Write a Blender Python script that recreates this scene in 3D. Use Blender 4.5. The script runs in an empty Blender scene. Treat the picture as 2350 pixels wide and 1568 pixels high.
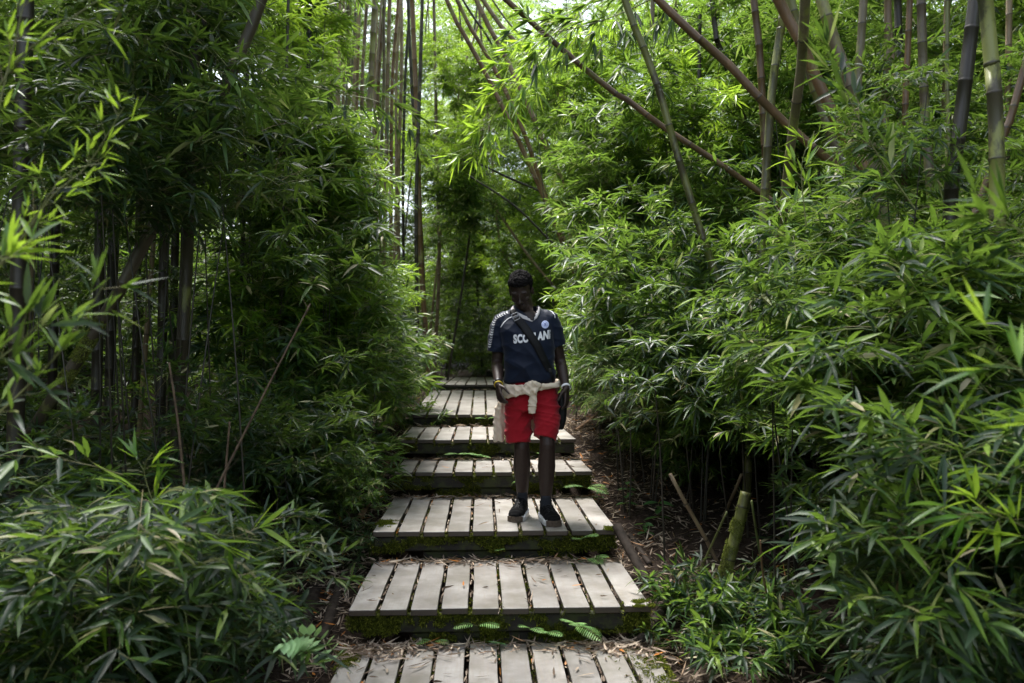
import bpy, bmesh, math, random
import numpy as np
from mathutils import Vector, Matrix, noise
from mathutils.bvhtree import BVHTree
R = math.radians
scene = bpy.context.scene
C = scene.collection

# ------------------------------------------------------------------ camera
F = 1828.0; CX, CY = 1175.0, 784.0; PITCH = R(1.13)
CAM = Vector((0, 0, 1.5))
cd = bpy.data.cameras.new('camera'); cam = bpy.data.objects.new('camera', cd); C.objects.link(cam)
cam.location = CAM; cam.rotation_euler = (math.pi/2 + PITCH, 0, 0)
cd.sensor_width = 36; cd.lens = 28; cd.clip_start = .05; cd.clip_end = 600
cd.dof.use_dof = True; cd.dof.focus_distance = 5.5; cd.dof.aperture_fstop = 2.4
scene.camera = cam
# ------------------------------------------------------------------ world, sun, exposure
SUN_EL, SUN_AZ = R(68), R(325)            # azimuth measured clockwise from +Y (view direction)
w = bpy.data.worlds.new('World'); scene.world = w; w.use_nodes = True
nt = w.node_tree; bg = nt.nodes['Background']; sk = nt.nodes.new('ShaderNodeTexSky')
sk.sky_type = 'NISHITA'; sk.sun_disc = False; sk.sun_elevation = SUN_EL; sk.sun_rotation = SUN_AZ
sk.air_density = 1.0; sk.dust_density = 3.0
hz = nt.nodes.new('ShaderNodeHueSaturation'); hz.inputs['Saturation'].default_value = .5; nt.links.new(sk.outputs[0], hz.inputs['Color']); nt.links.new(hz.outputs[0], bg.inputs[0]); bg.inputs[1].default_value = 0.145
sd = bpy.data.lights.new('sun', 'SUN'); sd.energy = 3.3; sd.angle = R(16); sd.color = (1, .975, .93)
sun = bpy.data.objects.new('sun', sd); C.objects.link(sun)
sdir = Vector((math.sin(SUN_AZ)*math.cos(SUN_EL), math.cos(SUN_AZ)*math.cos(SUN_EL), math.sin(SUN_EL)))
sun.rotation_euler = (-sdir).to_track_quat('-Z', 'Y').to_euler()
vs = scene.view_settings; scene.display_settings.display_device = 'sRGB'
vs.view_transform = 'Standard'; vs.look = 'None'; vs.gamma = 1; vs.exposure = 1.9
cy = scene.cycles
cy.max_bounces = 6; cy.diffuse_bounces = 3; cy.glossy_bounces = 2; cy.transmission_bounces = 3; cy.transparent_max_bounces = 4
cy.use_denoising = True; cy.caustics_reflective = False; cy.caustics_refractive = False
cy.sample_clamp_indirect = 4

# ------------------------------------------------------------------ helpers
def px(u, v, d):
    """point at depth d that the photo shows at (u, v) of a 2350-wide view"""
    f = Vector((0, math.cos(PITCH), math.sin(PITCH))); up = Vector((0, -math.sin(PITCH), math.cos(PITCH)))
    return CAM + f*d + Vector((1, 0, 0))*((u-CX)/F*d) + up*((CY-v)/F*d)
def tag(o, label=None, cat=None, group=None, kind=None):
    if label: o['label'] = label
    if cat: o['category'] = cat
    if group: o['group'] = group
    if kind: o['kind'] = kind
    return o
def empty(name, loc=(0, 0, 0), rz=0):
    o = bpy.data.objects.new(name, None); C.objects.link(o); o.location = loc; o.rotation_euler = (0, 0, rz)
    o.empty_display_size = .1
    return o
def link(name, me, parent=None, mats=()):
    o = bpy.data.objects.new(name, me); C.objects.link(o)
    if parent is not None: o.parent = parent
    for m in mats: me.materials.append(m)
    return o
def mesh(name, V, Fs, smooth=False):
    me = bpy.data.meshes.new(name); me.from_pydata([tuple(v) for v in V], [], Fs); me.update()
    if smooth: me.polygons.foreach_set('use_smooth', [True]*len(me.polygons))
    return me
def npmesh(name, V, loops, starts, totals, mat_idx=None, smooth=None):
    me = bpy.data.meshes.new(name)
    me.vertices.add(len(V)); me.vertices.foreach_set('co', np.ascontiguousarray(V, dtype=np.float32).ravel())
    me.loops.add(len(loops)); me.loops.foreach_set('vertex_index', loops.astype(np.int32))
    me.polygons.add(len(starts)); me.polygons.foreach_set('loop_start', starts.astype(np.int32))
    me.polygons.foreach_set('loop_total', totals.astype(np.int32))
    if mat_idx is not None: me.polygons.foreach_set('material_index', mat_idx.astype(np.int32))
    if smooth is not None: me.polygons.foreach_set('use_smooth', smooth)
    me.update(calc_edges=True); me.validate()
    return me
class Geo:
    """collects vectorised pieces; build() makes ONE mesh"""
    def __init__(s): s.V = []; s.L = []; s.T = []; s.M = []; s.n = 0
    def add(s, V, faces, mat=0):
        """V (k,3); faces list of equal-length index rows (m,q)"""
        faces = np.asarray(faces)
        s.V.append(V); s.L.append((faces + s.n).ravel()); s.T.append(np.full(len(faces), faces.shape[1])); s.M.append(np.full(len(faces), mat)); s.n += len(V)
    def arrays(s):
        return np.concatenate(s.V), np.concatenate(s.L), np.concatenate(s.T), np.concatenate(s.M)
    def build(s, name):
        V, L, T, M = s.arrays(); st = np.concatenate([[0], np.cumsum(T)[:-1]])
        return npmesh(name, V, L, st, T, M)
def nrm(a): return a / np.maximum(np.linalg.norm(a, axis=-1, keepdims=True), 1e-9)
UP = np.array([0, 0, 1.0])
def leaves(geo, P, D, L, W, droop=.25, mat=0, rng=None, simple=False, twist=None, fold=.18):
    """lanceolate leaves, each an island of its own"""
    n = len(P); D = nrm(D); L = np.broadcast_to(L, (n,)).reshape(n, 1); W = np.broadcast_to(W, (n,)).reshape(n, 1)
    droop = np.broadcast_to(droop, (n,)).reshape(n, 1)
    S = np.cross(D, UP); bad = np.linalg.norm(S, axis=1) < .15; S[bad] = [1, 0, 0]; S = nrm(S)
    N = nrm(np.cross(S, D))
    if twist is None: twist = rng.normal(0, .5, n)
    c, s_ = np.cos(twist)[:, None], np.sin(twist)[:, None]
    S, N = S*c + N*s_, N*c - S*s_
    def ctr(t): return P + D*L*t - UP*droop*L*t*t
    if simple:
        V = np.stack([P, ctr(.4) + S*W*.5, ctr(1.0), ctr(.4) - S*W*.5], 1).reshape(-1, 3)
        geo.add(V, np.arange(n)[:, None]*4 + np.array([[0, 1, 2, 3]]), mat); return
    a, b = ctr(.28), ctr(.62)
    V = np.stack([P, a + S*W*.5, a - N*W*fold, a - S*W*.5, b + S*W*.40, b - N*W*fold*.8, b - S*W*.40, ctr(1.0)], 1).reshape(-1, 3)
    b0 = np.arange(n)[:, None]*8
    geo.add(V, (b0[:, :, None] + np.array([[[0, 1, 2], [0, 2, 3], [4, 7, 5], [5, 7, 6]]])).reshape(-1, 3), mat)
    geo.M[-1] = geo.M[-1]
    # quads share the same vertices: index back to this block
    base = geo.n - len(V); q = (b0[:, :, None] + np.array([[[1, 4, 5, 2], [2, 5, 6, 3]]])).reshape(-1, 4) + base
    geo.L.append(q.ravel()); geo.T.append(np.full(len(q), 4)); geo.M.append(np.full(len(q), mat))
def twig(geo, pts, r0, r1, mat=1, k=3):
    """thin tapered stem through pts"""
    pts = np.asarray(pts, float); n = len(pts); T = nrm(np.gradient(pts, axis=0)); A = np.cross(T, [.3, .1, 1.0]); A = nrm(A); B = np.cross(T, A)
    r = np.linspace(r0, r1, n)[:, None, None]; ang = np.arange(k)*2*math.pi/k
    V = pts[:, None, :] + r*(A[:, None, :]*np.cos(ang)[None, :, None] + B[:, None, :]*np.sin(ang)[None, :, None])
    fs = [(i*k+j, i*k+(j+1) % k, (i+1)*k+(j+1) % k, (i+1)*k+j) for i in range(n-1) for j in range(k)]
    geo.add(V.reshape(-1, 3), fs, mat)
def spray(geo, rng, P, d, length=.6, ntw=8, leafL=.17, leafW=.024, simple=False, droop=.3, upness=0.0, leafmat=0):
    """a leafy bamboo branch: thin stem, twigs, hands of leaves"""
    d = np.asarray(d, float); d /= np.linalg.norm(d)
    t = np.linspace(0, 1, 6)[:, None]
    pts = P + d*length*t - UP*droop*length*t*t*.8
    twig(geo, pts, .0032, .0012)
    PP = []; DD = []; LL = []
    side = np.cross(d, UP); side /= max(np.linalg.norm(side), .2)
    for k in range(ntw):
        tt = .18 + .82*(k+rng.random()*.6)/ntw
        b = P + d*length*tt - UP*droop*length*tt*tt*.8
        s = 1 if k % 2 else -1
        td = d*rng.uniform(.4, 1.1) + side*s*rng.uniform(.3, 1.0) + UP*rng.uniform(-.25, .35) + rng.normal(0, .15, 3)
        td /= np.linalg.norm(td); tl = rng.uniform(.04, .13)*length/.6
        e = b + td*tl
        if not simple: twig(geo, [b, (b+e)/2 + rng.normal(0, .004, 3), e], .0016, .0009)
        m = rng.integers(3, 7)
        ts = np.cross(td, UP); ts /= max(np.linalg.norm(ts), .2)
        fan = np.linspace(-1, 1, m) * rng.uniform(.7, 1.25) + rng.normal(0, .12, m)
        ld = td[None]*np.cos(fan)[:, None] + ts[None]*np.sin(fan)[:, None] + rng.normal(0, .30, (m, 3)) + UP*(upness - .05 + rng.normal(0, .25))
        back = rng.uniform(0, .5, m)[:, None]
        PP.append(e - td*tl*back); DD.append(ld); LL.append(rng.uniform(.65, 1.15, m)*(1 - .25*np.abs(fan)/1.3))
    PP = np.concatenate(PP); DD = np.concatenate(DD); LL = np.concatenate(LL)*leafL
    leaves(geo, PP, DD, LL, leafW*rng.uniform(.75, 1.2, len(PP))*(LL/leafL)**.5, droop=rng.uniform(.1, .5, len(PP)), rng=rng, simple=simple, mat=leafmat)

def catmull(pts, step=.12):
    P = [np.array(p, float) for p in pts]; P = [2*P[0]-P[1]] + P + [2*P[-1]-P[-2]]; out = []
    for i in range(1, len(P)-2):
        L = np.linalg.norm(P[i+1]-P[i]); n = max(2, int(L/step))
        for k in range(n):
            t = k/n; a, b, c, d = P[i-1:i+3]
            out.append(.5*(2*b + (c-a)*t + (2*a-5*b+4*c-d)*t*t + (3*b-a-3*c+d)*t**3))
    out.append(P[-2]); return np.array(out)
# ------------------------------------------------------------------ materials
def nodes(name):
    m = bpy.data.materials.new(name); m.use_nodes = True; nt = m.node_tree; nt.nodes.clear()
    out = nt.nodes.new('ShaderNodeOutputMaterial'); return m, nt, out
def N(nt, t, **kw):
    n = nt.nodes.new('ShaderNode'+t)
    for k, v in kw.items():
        if k in n.inputs.keys() if isinstance(k, str) else False: n.inputs[k].default_value = v
        else: setattr(n, k, v)
    return n
def ramp(nt, stops, src, interp='LINEAR'):
    r = nt.nodes.new('ShaderNodeValToRGB'); cr = r.color_ramp; cr.interpolation = interp
    while len(cr.elements) < len(stops): cr.elements.new(.5)
    for e, (p, c) in zip(cr.elements, stops): e.position = p; e.color = (*c, 1)
    nt.links.new(src, r.inputs[0]); return r
def pbsdf(nt, out, rough=.6, spec=.4):
    b = nt.nodes.new('ShaderNodeBsdfPrincipled'); b.inputs['Roughness'].default_value = rough
    b.inputs['Specular IOR Level'].default_value = spec
    nt.links.new(b.outputs[0], out.inputs[0]); return b
def noise_n(nt, scale, detail=4, vec=None, rough=.55, dist=0):
    n = nt.nodes.new('ShaderNodeTexNoise'); n.inputs['Scale'].default_value = scale; n.inputs['Detail'].default_value = detail
    n.inputs['Roughness'].default_value = rough; n.inputs['Distortion'].default_value = dist
    if vec is not None: nt.links.new(vec, n.inputs['Vector'])
    return n
def objco(nt, scale=(1, 1, 1)):
    tc = nt.nodes.new('ShaderNodeTexCoord'); mp = nt.nodes.new('ShaderNodeMapping'); mp.inputs['Scale'].default_value = scale
    nt.links.new(tc.outputs['Object'], mp.inputs[0]); return mp.outputs[0]
def mix(nt, a, b, f, mode='MIX'):
    m = nt.nodes.new('ShaderNodeMix'); m.data_type = 'RGBA'; m.blend_type = mode
    for s, v in ((m.inputs[0], f), (m.inputs[6], a), (m.inputs[7], b)):
        if hasattr(v, 'is_output'): nt.links.new(v, s)
        else: s.default_value = v if isinstance(v, (int, float)) else (*v, 1)
    return m.outputs[2]
def bump(nt, b, h, strength=.3, dist=.01):
    n = nt.nodes.new('ShaderNodeBump'); n.inputs['Strength'].default_value = strength; n.inputs['Distance'].default_value = dist
    nt.links.new(h, n.inputs['Height']); nt.links.new(n.outputs[0], b.inputs['Normal'])
def leaf_mat(name, stops, rough=.38, spec=.5, transl=.35, tcol=(.34, .56, .06)):
    m, nt, out = nodes(name)
    g = nt.nodes.new('ShaderNodeNewGeometry')
    r = ramp(nt, stops, g.outputs['Random Per Island'])
    nz = noise_n(nt, 9, 2, objco(nt)); c = mix(nt, r.outputs[0], (.035, .06, .03), .0)
    hs = nt.nodes.new('ShaderNodeHueSaturation'); nt.links.new(r.outputs[0], hs.inputs['Color'])
    mr = nt.nodes.new('ShaderNodeMapRange'); mr.inputs[1].default_value = .3; mr.inputs[2].default_value = .7; mr.inputs[3].default_value = .7; mr.inputs[4].default_value = 1.3
    nt.links.new(nz.outputs[0], mr.inputs[0]); nt.links.new(mr.outputs[0], hs.inputs['Value'])
    b = nt.nodes.new('ShaderNodeBsdfPrincipled'); b.inputs['Roughness'].default_value = rough; b.inputs['Specular IOR Level'].default_value = spec
    nt.links.new(hs.outputs[0], b.inputs['Base Color'])
    t = nt.nodes.new('ShaderNodeBsdfTranslucent')
    tc = mix(nt, hs.outputs[0], tcol, .6); nt.links.new(tc, t.inputs[0])
    ms = nt.nodes.new('ShaderNodeMixShader'); ms.inputs[0].default_value = transl
    nt.links.new(b.outputs[0], ms.inputs[1]); nt.links.new(t.outputs[0], ms.inputs[2]); nt.links.new(ms.outputs[0], out.inputs[0])
    return m
M = {}
M['leaf'] = leaf_mat('bamboo leaf', [(0, (.007, .019, .013)), (.35, (.015, .040, .020)), (.60, (.034, .080, .019)), (.78, (.075, .155, .022)), (.92, (.18, .28, .035)), (.965, (.34, .31, .15)), (1, (.45, .38, .25))], rough=.44, spec=.42)
M['leaf_fresh'] = leaf_mat('fresh bamboo leaf', [(0, (.033, .10, .018)), (.4, (.07, .175, .02)), (.75, (.15, .27, .028)), (1, (.30, .41, .04))], transl=.45, tcol=(.52, .76, .06), rough=.33, spec=.55)
M['leaf_pale'] = leaf_mat('sunlit-toned mottled bamboo leaf', [(0, (.05, .10, .05)), (.4, (.09, .15, .07)), (.65, (.20, .24, .12)), (.85, (.38, .36, .22)), (1, (.48, .42, .30))], transl=.25, rough=.33, spec=.6)  # pale tones paint sunlight into the leaves; the tan ones are dead
M['leaf_dark'] = leaf_mat('shaded old bamboo leaf', [(0, (.007, .018, .012)), (.5, (.012, .032, .015)), (.85, (.022, .06, .018)), (.95, (.08, .14, .02)), (1, (.30, .26, .15))], transl=.25, rough=.42, spec=.45)  # darker than the plain leaf, with shade painted into the colour
M['fern'] = leaf_mat('fern', [(0, (.10, .24, .06)), (1, (.24, .42, .12))], transl=.4, rough=.55)
M['fern_pale'] = leaf_mat('pale fern', [(0, (.36, .55, .27)), (1, (.42, .62, .32))], transl=.3, rough=.55)
M['broad'] = leaf_mat('broad leaf', [(0, (.03, .10, .03)), (1, (.06, .17, .04))], transl=.3, rough=.5)
M['dead'] = leaf_mat('dead bamboo leaf', [(0, (.06, .042, .03)), (.3, (.14, .10, .075)), (.6, (.32, .25, .19)), (.93, (.46, .38, .29)), (.97, (.40, .15, .03)), (1, (.45, .17, .03))], transl=.1, tcol=(.5, .35, .15), rough=.7, spec=.2)
M['moss'] = leaf_mat('moss', [(0, (.02, .026, .005)), (.4, (.055, .068, .009)), (.8, (.12, .135, .016)), (1, (.24, .25, .03))], transl=.2, tcol=(.3, .4, .03), rough=.9, spec=.1)
def mat_twig():
    m, nt, out = nodes('bamboo twig'); b = pbsdf(nt, out, .55)
    g = nt.nodes.new('ShaderNodeNewGeometry')
    nt.links.new(ramp(nt, [(0, (.10, .13, .04)), (.6, (.16, .17, .06)), (1, (.24, .18, .10))], g.outputs['Random Per Island']).outputs[0], b.inputs[0]); return m
M['twig'] = mat_twig()
def mat_culm(name, base, moss=.35, brown=(.20, .12, .07)):
    m, nt, out = nodes(name); b = pbsdf(nt, out, .42, .45)
    co = objco(nt, (1, 1, .25)); oi = nt.nodes.new('ShaderNodeObjectInfo')
    n1 = noise_n(nt, 16, 5, co); n0 = noise_n(nt, 2.2, 3, objco(nt)); streak = noise_n(nt, 90, 3, objco(nt, (1, 1, .04)))
    c = ramp(nt, [(.3, tuple(x*.7 for x in base)), (.55, base), (.75, tuple(min(1, x*1.35) for x in base))], n1.outputs[0]).outputs[0]
    c = mix(nt, c, brown, ramp(nt, [(.4, (0, 0, 0)), (.65, (1, 1, 1))], n0.outputs[0]).outputs[0])
    c = mix(nt, c, (.05, .035, .025), ramp(nt, [(.5, (0, 0, 0)), (.8, (.6, .6, .6))], streak.outputs[0]).outputs[0])
    # lichen and moss patches
    n2 = noise_n(nt, 5.5, 6, objco(nt, (1, 1, .5)), .65)
    c = mix(nt, c, (.20, .215, .06), ramp(nt, [(.62-moss*.3, (0, 0, 0)), (.70-moss*.3, (.85, .85, .85))], n2.outputs[0]).outputs[0])
    n3 = noise_n(nt, 7, 3, objco(nt)); c = mix(nt, c, (.42, .44, .40), ramp(nt, [(.72, (0, 0, 0)), (.76, (.6, .6, .6))], n3.outputs[0]).outputs[0])
    at = nt.nodes.new('ShaderNodeAttribute'); at.attribute_name = 'node_ring'
    c = mix(nt, c, (.035, .028, .02), at.outputs['Fac'])
    hs = nt.nodes.new('ShaderNodeHueSaturation'); nt.links.new(c, hs.inputs['Color'])
    mr = nt.nodes.new('ShaderNodeMapRange'); mr.inputs[3].default_value = .65; mr.inputs[4].default_value = 1.25
    nt.links.new(oi.outputs['Random'], mr.inputs[0]); nt.links.new(mr.outputs[0], hs.inputs['Value'])
    nt.links.new(hs.outputs[0], b.inputs[0]); bump(nt, b, n1.outputs[0], .35, .004); return m
M['culm_tan'] = mat_culm('tan bamboo culm', (.27, .205, .12), .12, (.20, .13, .08))
M['culm_red'] = mat_culm('reddish bamboo culm', (.18, .105, .05), .15, (.12, .07, .035))
M['culm_gray'] = mat_culm('grey bamboo culm', (.175, .15, .09), .34, (.12, .09, .06))
M['culm_moss'] = mat_culm('mossy bamboo culm', (.075, .078, .032), .62, (.085, .068, .038))
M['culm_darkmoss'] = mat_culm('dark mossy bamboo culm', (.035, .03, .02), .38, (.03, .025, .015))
M['culm_dark'] = mat_culm('dark bamboo culm', (.030, .026, .018), .1, (.028, .021, .015))  # near-black base puts the thicket's shade into the colour
M['culm_green'] = mat_culm('green bamboo culm', (.13, .16, .05), .2, (.18, .15, .07))
def mat_board():
    m, nt, out = nodes('weathered board'); b = pbsdf(nt, out, .5, .5)
    oi = nt.nodes.new('ShaderNodeObjectInfo')
    tc = nt.nodes.new('ShaderNodeTexCoord'); va = nt.nodes.new('ShaderNodeVectorMath'); va.operation = 'ADD'
    sc = nt.nodes.new('ShaderNodeVectorMath'); sc.operation = 'SCALE'; nt.links.new(oi.outputs['Random'], sc.inputs['Scale']); sc.inputs[0].default_value = (37, 51, 13)
    nt.links.new(tc.outputs['Object'], va.inputs[0]); nt.links.new(sc.outputs[0], va.inputs[1])
    mp = nt.nodes.new('ShaderNodeMapping'); mp.inputs['Scale'].default_value = (1, .06, 1); nt.links.new(va.outputs[0], mp.inputs[0])
    g = noise_n(nt, 110, 5, mp.outputs[0]); n1 = noise_n(nt, 5, 5, va.outputs[0], .6); n2 = noise_n(nt, 160, 3, va.outputs[0])
    c = ramp(nt, [(.3, (.18, .16, .145)), (.5, (.27, .25, .23)), (.7, (.36, .34, .32))], n1.outputs[0]).outputs[0]
    c = mix(nt, c, (.26, .22, .175), ramp(nt, [(.48, (0, 0, 0)), (.75, (.55, .55, .55))], g.outputs[0]).outputs[0])
    c = mix(nt, c, (.10, .08, .06), ramp(nt, [(.70, (0, 0, 0)), (.78, (.6, .6, .6))], n2.outputs[0]).outputs[0])
    n3 = noise_n(nt, 3.1, 4, va.outputs[0], .7); c = mix(nt, c, (.15, .135, .105), ramp(nt, [(.46, (0, 0, 0)), (.68, (.75, .75, .75))], n3.outputs[0]).outputs[0])
    # sawn ends and sides are a darker brown than the upward faces
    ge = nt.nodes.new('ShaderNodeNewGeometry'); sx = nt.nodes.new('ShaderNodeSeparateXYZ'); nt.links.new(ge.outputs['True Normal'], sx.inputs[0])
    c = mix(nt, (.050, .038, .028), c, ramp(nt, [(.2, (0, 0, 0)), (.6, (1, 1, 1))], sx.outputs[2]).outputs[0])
    hs = nt.nodes.new('ShaderNodeHueSaturation'); nt.links.new(c, hs.inputs['Color'])
    mr = nt.nodes.new('ShaderNodeMapRange'); mr.inputs[3].default_value = .74; mr.inputs[4].default_value = 1.12
    nt.links.new(oi.outputs['Random'], mr.inputs[0]); nt.links.new(mr.outputs[0], hs.inputs['Value']); nt.links.new(hs.outputs[0], b.inputs[0])
    bump(nt, b, g.outputs[0], .25, .003); return m
M['board'] = mat_board()
def mat_beam():
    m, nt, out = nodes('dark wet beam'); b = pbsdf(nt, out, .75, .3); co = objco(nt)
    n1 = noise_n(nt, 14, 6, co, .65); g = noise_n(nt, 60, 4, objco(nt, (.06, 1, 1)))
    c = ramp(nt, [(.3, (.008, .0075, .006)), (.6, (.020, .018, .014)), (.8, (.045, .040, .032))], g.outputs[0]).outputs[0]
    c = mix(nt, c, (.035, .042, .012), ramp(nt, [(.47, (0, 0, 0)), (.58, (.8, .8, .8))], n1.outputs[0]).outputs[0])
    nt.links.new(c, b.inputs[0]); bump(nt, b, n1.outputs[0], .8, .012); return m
M['beam'] = mat_beam()
def mat_soil():
    m, nt, out = nodes('forest soil'); b = pbsdf(nt, out, .9, .15); co = objco(nt)
    n1 = noise_n(nt, 2.5, 8, co, .65); n2 = noise_n(nt, 45, 6, co, .7)
    v = nt.nodes.new('ShaderNodeTexVoronoi'); v.inputs['Scale'].default_value = 38; nt.links.new(co, v.inputs['Vector'])
    c = ramp(nt, [(.3, (.018, .012, .009)), (.5, (.032, .021, .015)), (.7, (.06, .042, .03))], n2.outputs[0]).outputs[0]
    c = mix(nt, c, (.075, .055, .042), ramp(nt, [(.5, (0, 0, 0)), (.7, (.7, .7, .7))], n1.outputs[0]).outputs[0])
    nt.links.new(c, b.inputs[0]); bump(nt, b, n2.outputs[0], 1.0, .03); return m
M['soil'] = mat_soil()
def plain(name, col, rough=.6, spec=.3, var=.25, scale=30):
    m, nt, out = nodes(name); b = pbsdf(nt, out, rough, spec); n = noise_n(nt, scale, 4, objco(nt))
    nt.links.new(ramp(nt, [(.3, tuple(x*(1-var) for x in col)), (.7, tuple(min(1, x*(1+var)) for x in col))], n.outputs[0]).outputs[0], b.inputs[0])
    bump(nt, b, n.outputs[0], .15, .003); return m
M['deadwood'] = plain('dead brown stick', (.20, .12, .07), .7, .2, .4, 25)
M['log'] = plain('dark rotting log', (.035, .026, .02), .8, .2, .6, 20)

# ------------------------------------------------------------------ ground
STEPS = [  # name tag, y front, y back, top z, centre x at front, slope
    ('nearest', 3.05, 4.20, 0.0, -.025, 0),
    ('second', 4.19, 5.16, .19, -.058, 0),
    ('third', 5.177, 6.43, .376, -.105, 0),
    ('fourth', 6.39, 7.18, .584, -.145, 0),
    ('fifth', 7.15, 8.45, .765, -.215, 0),
    ('sixth', 8.55, 11.7, .886, -.275, .040),
    ('seventh', 11.8, 16.1, 1.094, -.37, 0),
    ('eighth', 16.2, 18.2, 1.235, .25, 0)]
GY = [-60, 0, 3, 4.2, 5.18, 6.4, 7.15, 8.5, 11.8, 16, 24, 60, 200]
GZ = [-3.0, -.6, -.22, -.10, .08, .27, .47, .66, .95, 1.05, 1.35, 3.0, 20]
def path_x(y): return np.interp(y, [0, 4.2, 11.8, 16, 22, 40], [.1, -.06, -.37, -.1, 1.2, 5])
def ground_z(x, y, nz=True):
    x = np.asarray(x, float); y = np.asarray(y, float)
    h = np.interp(y, GY, GZ); s = x - path_x(y)
    r = np.maximum(s - .85, 0); l = np.maximum(-s - .85, 0)
    h = h + .20*np.minimum(r, 2) + .30*np.maximum(r - 3, 0)*np.clip(1 - (r-20)/60, 0, 1)
    h = h - .16*np.minimum(l, 1.2) + .16*np.maximum(l - 3, 0)
    if nz:
        k = np.clip((np.abs(s) - .75)/.4, 0, 1)
        h = h + k*(.03*np.sin(x*5.1 + 1.3*np.sin(y*3.7)) * np.cos(y*4.3 + x) + .012*np.sin(x*17+y*3)*np.sin(y*19 - x*4))
    return h
def gz(x, y): return float(ground_z(x, y))
def build_ground():
    xs = np.concatenate([[-200, -120, -70, -40, -28, -20], np.arange(-14, -3.5, .4), np.arange(-3.4, 4, .06), np.arange(4, 14, .4), [20, 28, 40, 70, 120, 200]])
    ys = np.concatenate([[-200, -80, -40, -20, -10], np.arange(-6, 2, .4), np.arange(2, 9.5, .06), np.arange(9.5, 22, .25), [24, 27, 31, 36, 44, 56, 75, 110, 200]])
    X, Y = np.meshgrid(xs, ys); Z = ground_z(X, Y); rg = np.random.default_rng(5)
    Z = Z + rg.normal(0, .010, Z.shape)
    V = np.stack([X, Y, Z], -1).reshape(-1, 3); nx = len(xs); i = np.arange(len(ys)-1)[:, None]*nx + np.arange(nx-1)[None]
    q = np.stack([i, i+1, i+nx+1, i+nx], -1).reshape(-1, 4)
    g = Geo(); g.add(V, q); me = g.build('ground'); me.polygons.foreach_set('use_smooth', [True]*len(me.polygons))
    return tag(link('ground', me, None, [M['soil']]), 'dark brown forest soil strewn with dead leaves', None, None, 'structure')
build_ground()

# ------------------------------------------------------------------ boardwalk steps
def box(bm, x0, x1, y0, y1, z0, z1, bev=.004, seg=1):
    vs = [bm.verts.new((x, y, z)) for z in (z0, z1) for y in (y0, y1) for x in (x0, x1)]
    fs = [bm.faces.new([vs[i] for i in f]) for f in ((0, 2, 3, 1), (4, 5, 7, 6), (0, 1, 5, 4), (2, 6, 7, 3), (0, 4, 6, 2), (1, 3, 7, 5))]
    if bev:
        es = list({e for f in fs for e in f.edges}); bmesh.ops.bevel(bm, geom=es, offset=bev, segments=seg, affect='EDGES', profile=.5)
def bm_obj(name, bm, parent, mat, smooth=False):
    me = bpy.data.meshes.new(name); bm.to_mesh(me); bm.free()
    if smooth: me.polygons.foreach_set('use_smooth', [True]*len(me.polygons))
    return link(name, me, parent, [mat])
STEP_LABELS = {
    'nearest': 'nearest plank step, cut off below by the photo, moss on its right corner',
    'second': 'wide plank step with ferns on its mossy front, next below the man',
    'third': 'grey plank step the man is standing on',
    'fourth': 'plank step directly behind the shoes and shins of the man',
    'fifth': 'plank step behind the red shorts, moss on its left corner',
    'sixth': 'long plank landing at the height of the man\'s hips, left of the beige sweater',
    'seventh': 'far plank landing to the left of the man\'s forearm',
    'eighth': 'farthest small plank step seen beside the man\'s elbow'}
def tuft_field(geo, rng, P, Nn, size, per=5, mat=0):
    """little moss blades standing on points P with normals Nn"""
    n = len(P); idx = np.repeat(np.arange(n), per)
    D = Nn[idx] + rng.normal(0, .7, (n*per, 3)); Q = P[idx] + rng.normal(0, size*.4, (n*per, 3))*(1 - np.abs(Nn[idx])*.8)
    leaves(geo, Q, D, size*rng.uniform(.5, 1.3, n*per), size*.38, droop=.2, rng=rng, simple=True, mat=mat)
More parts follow.
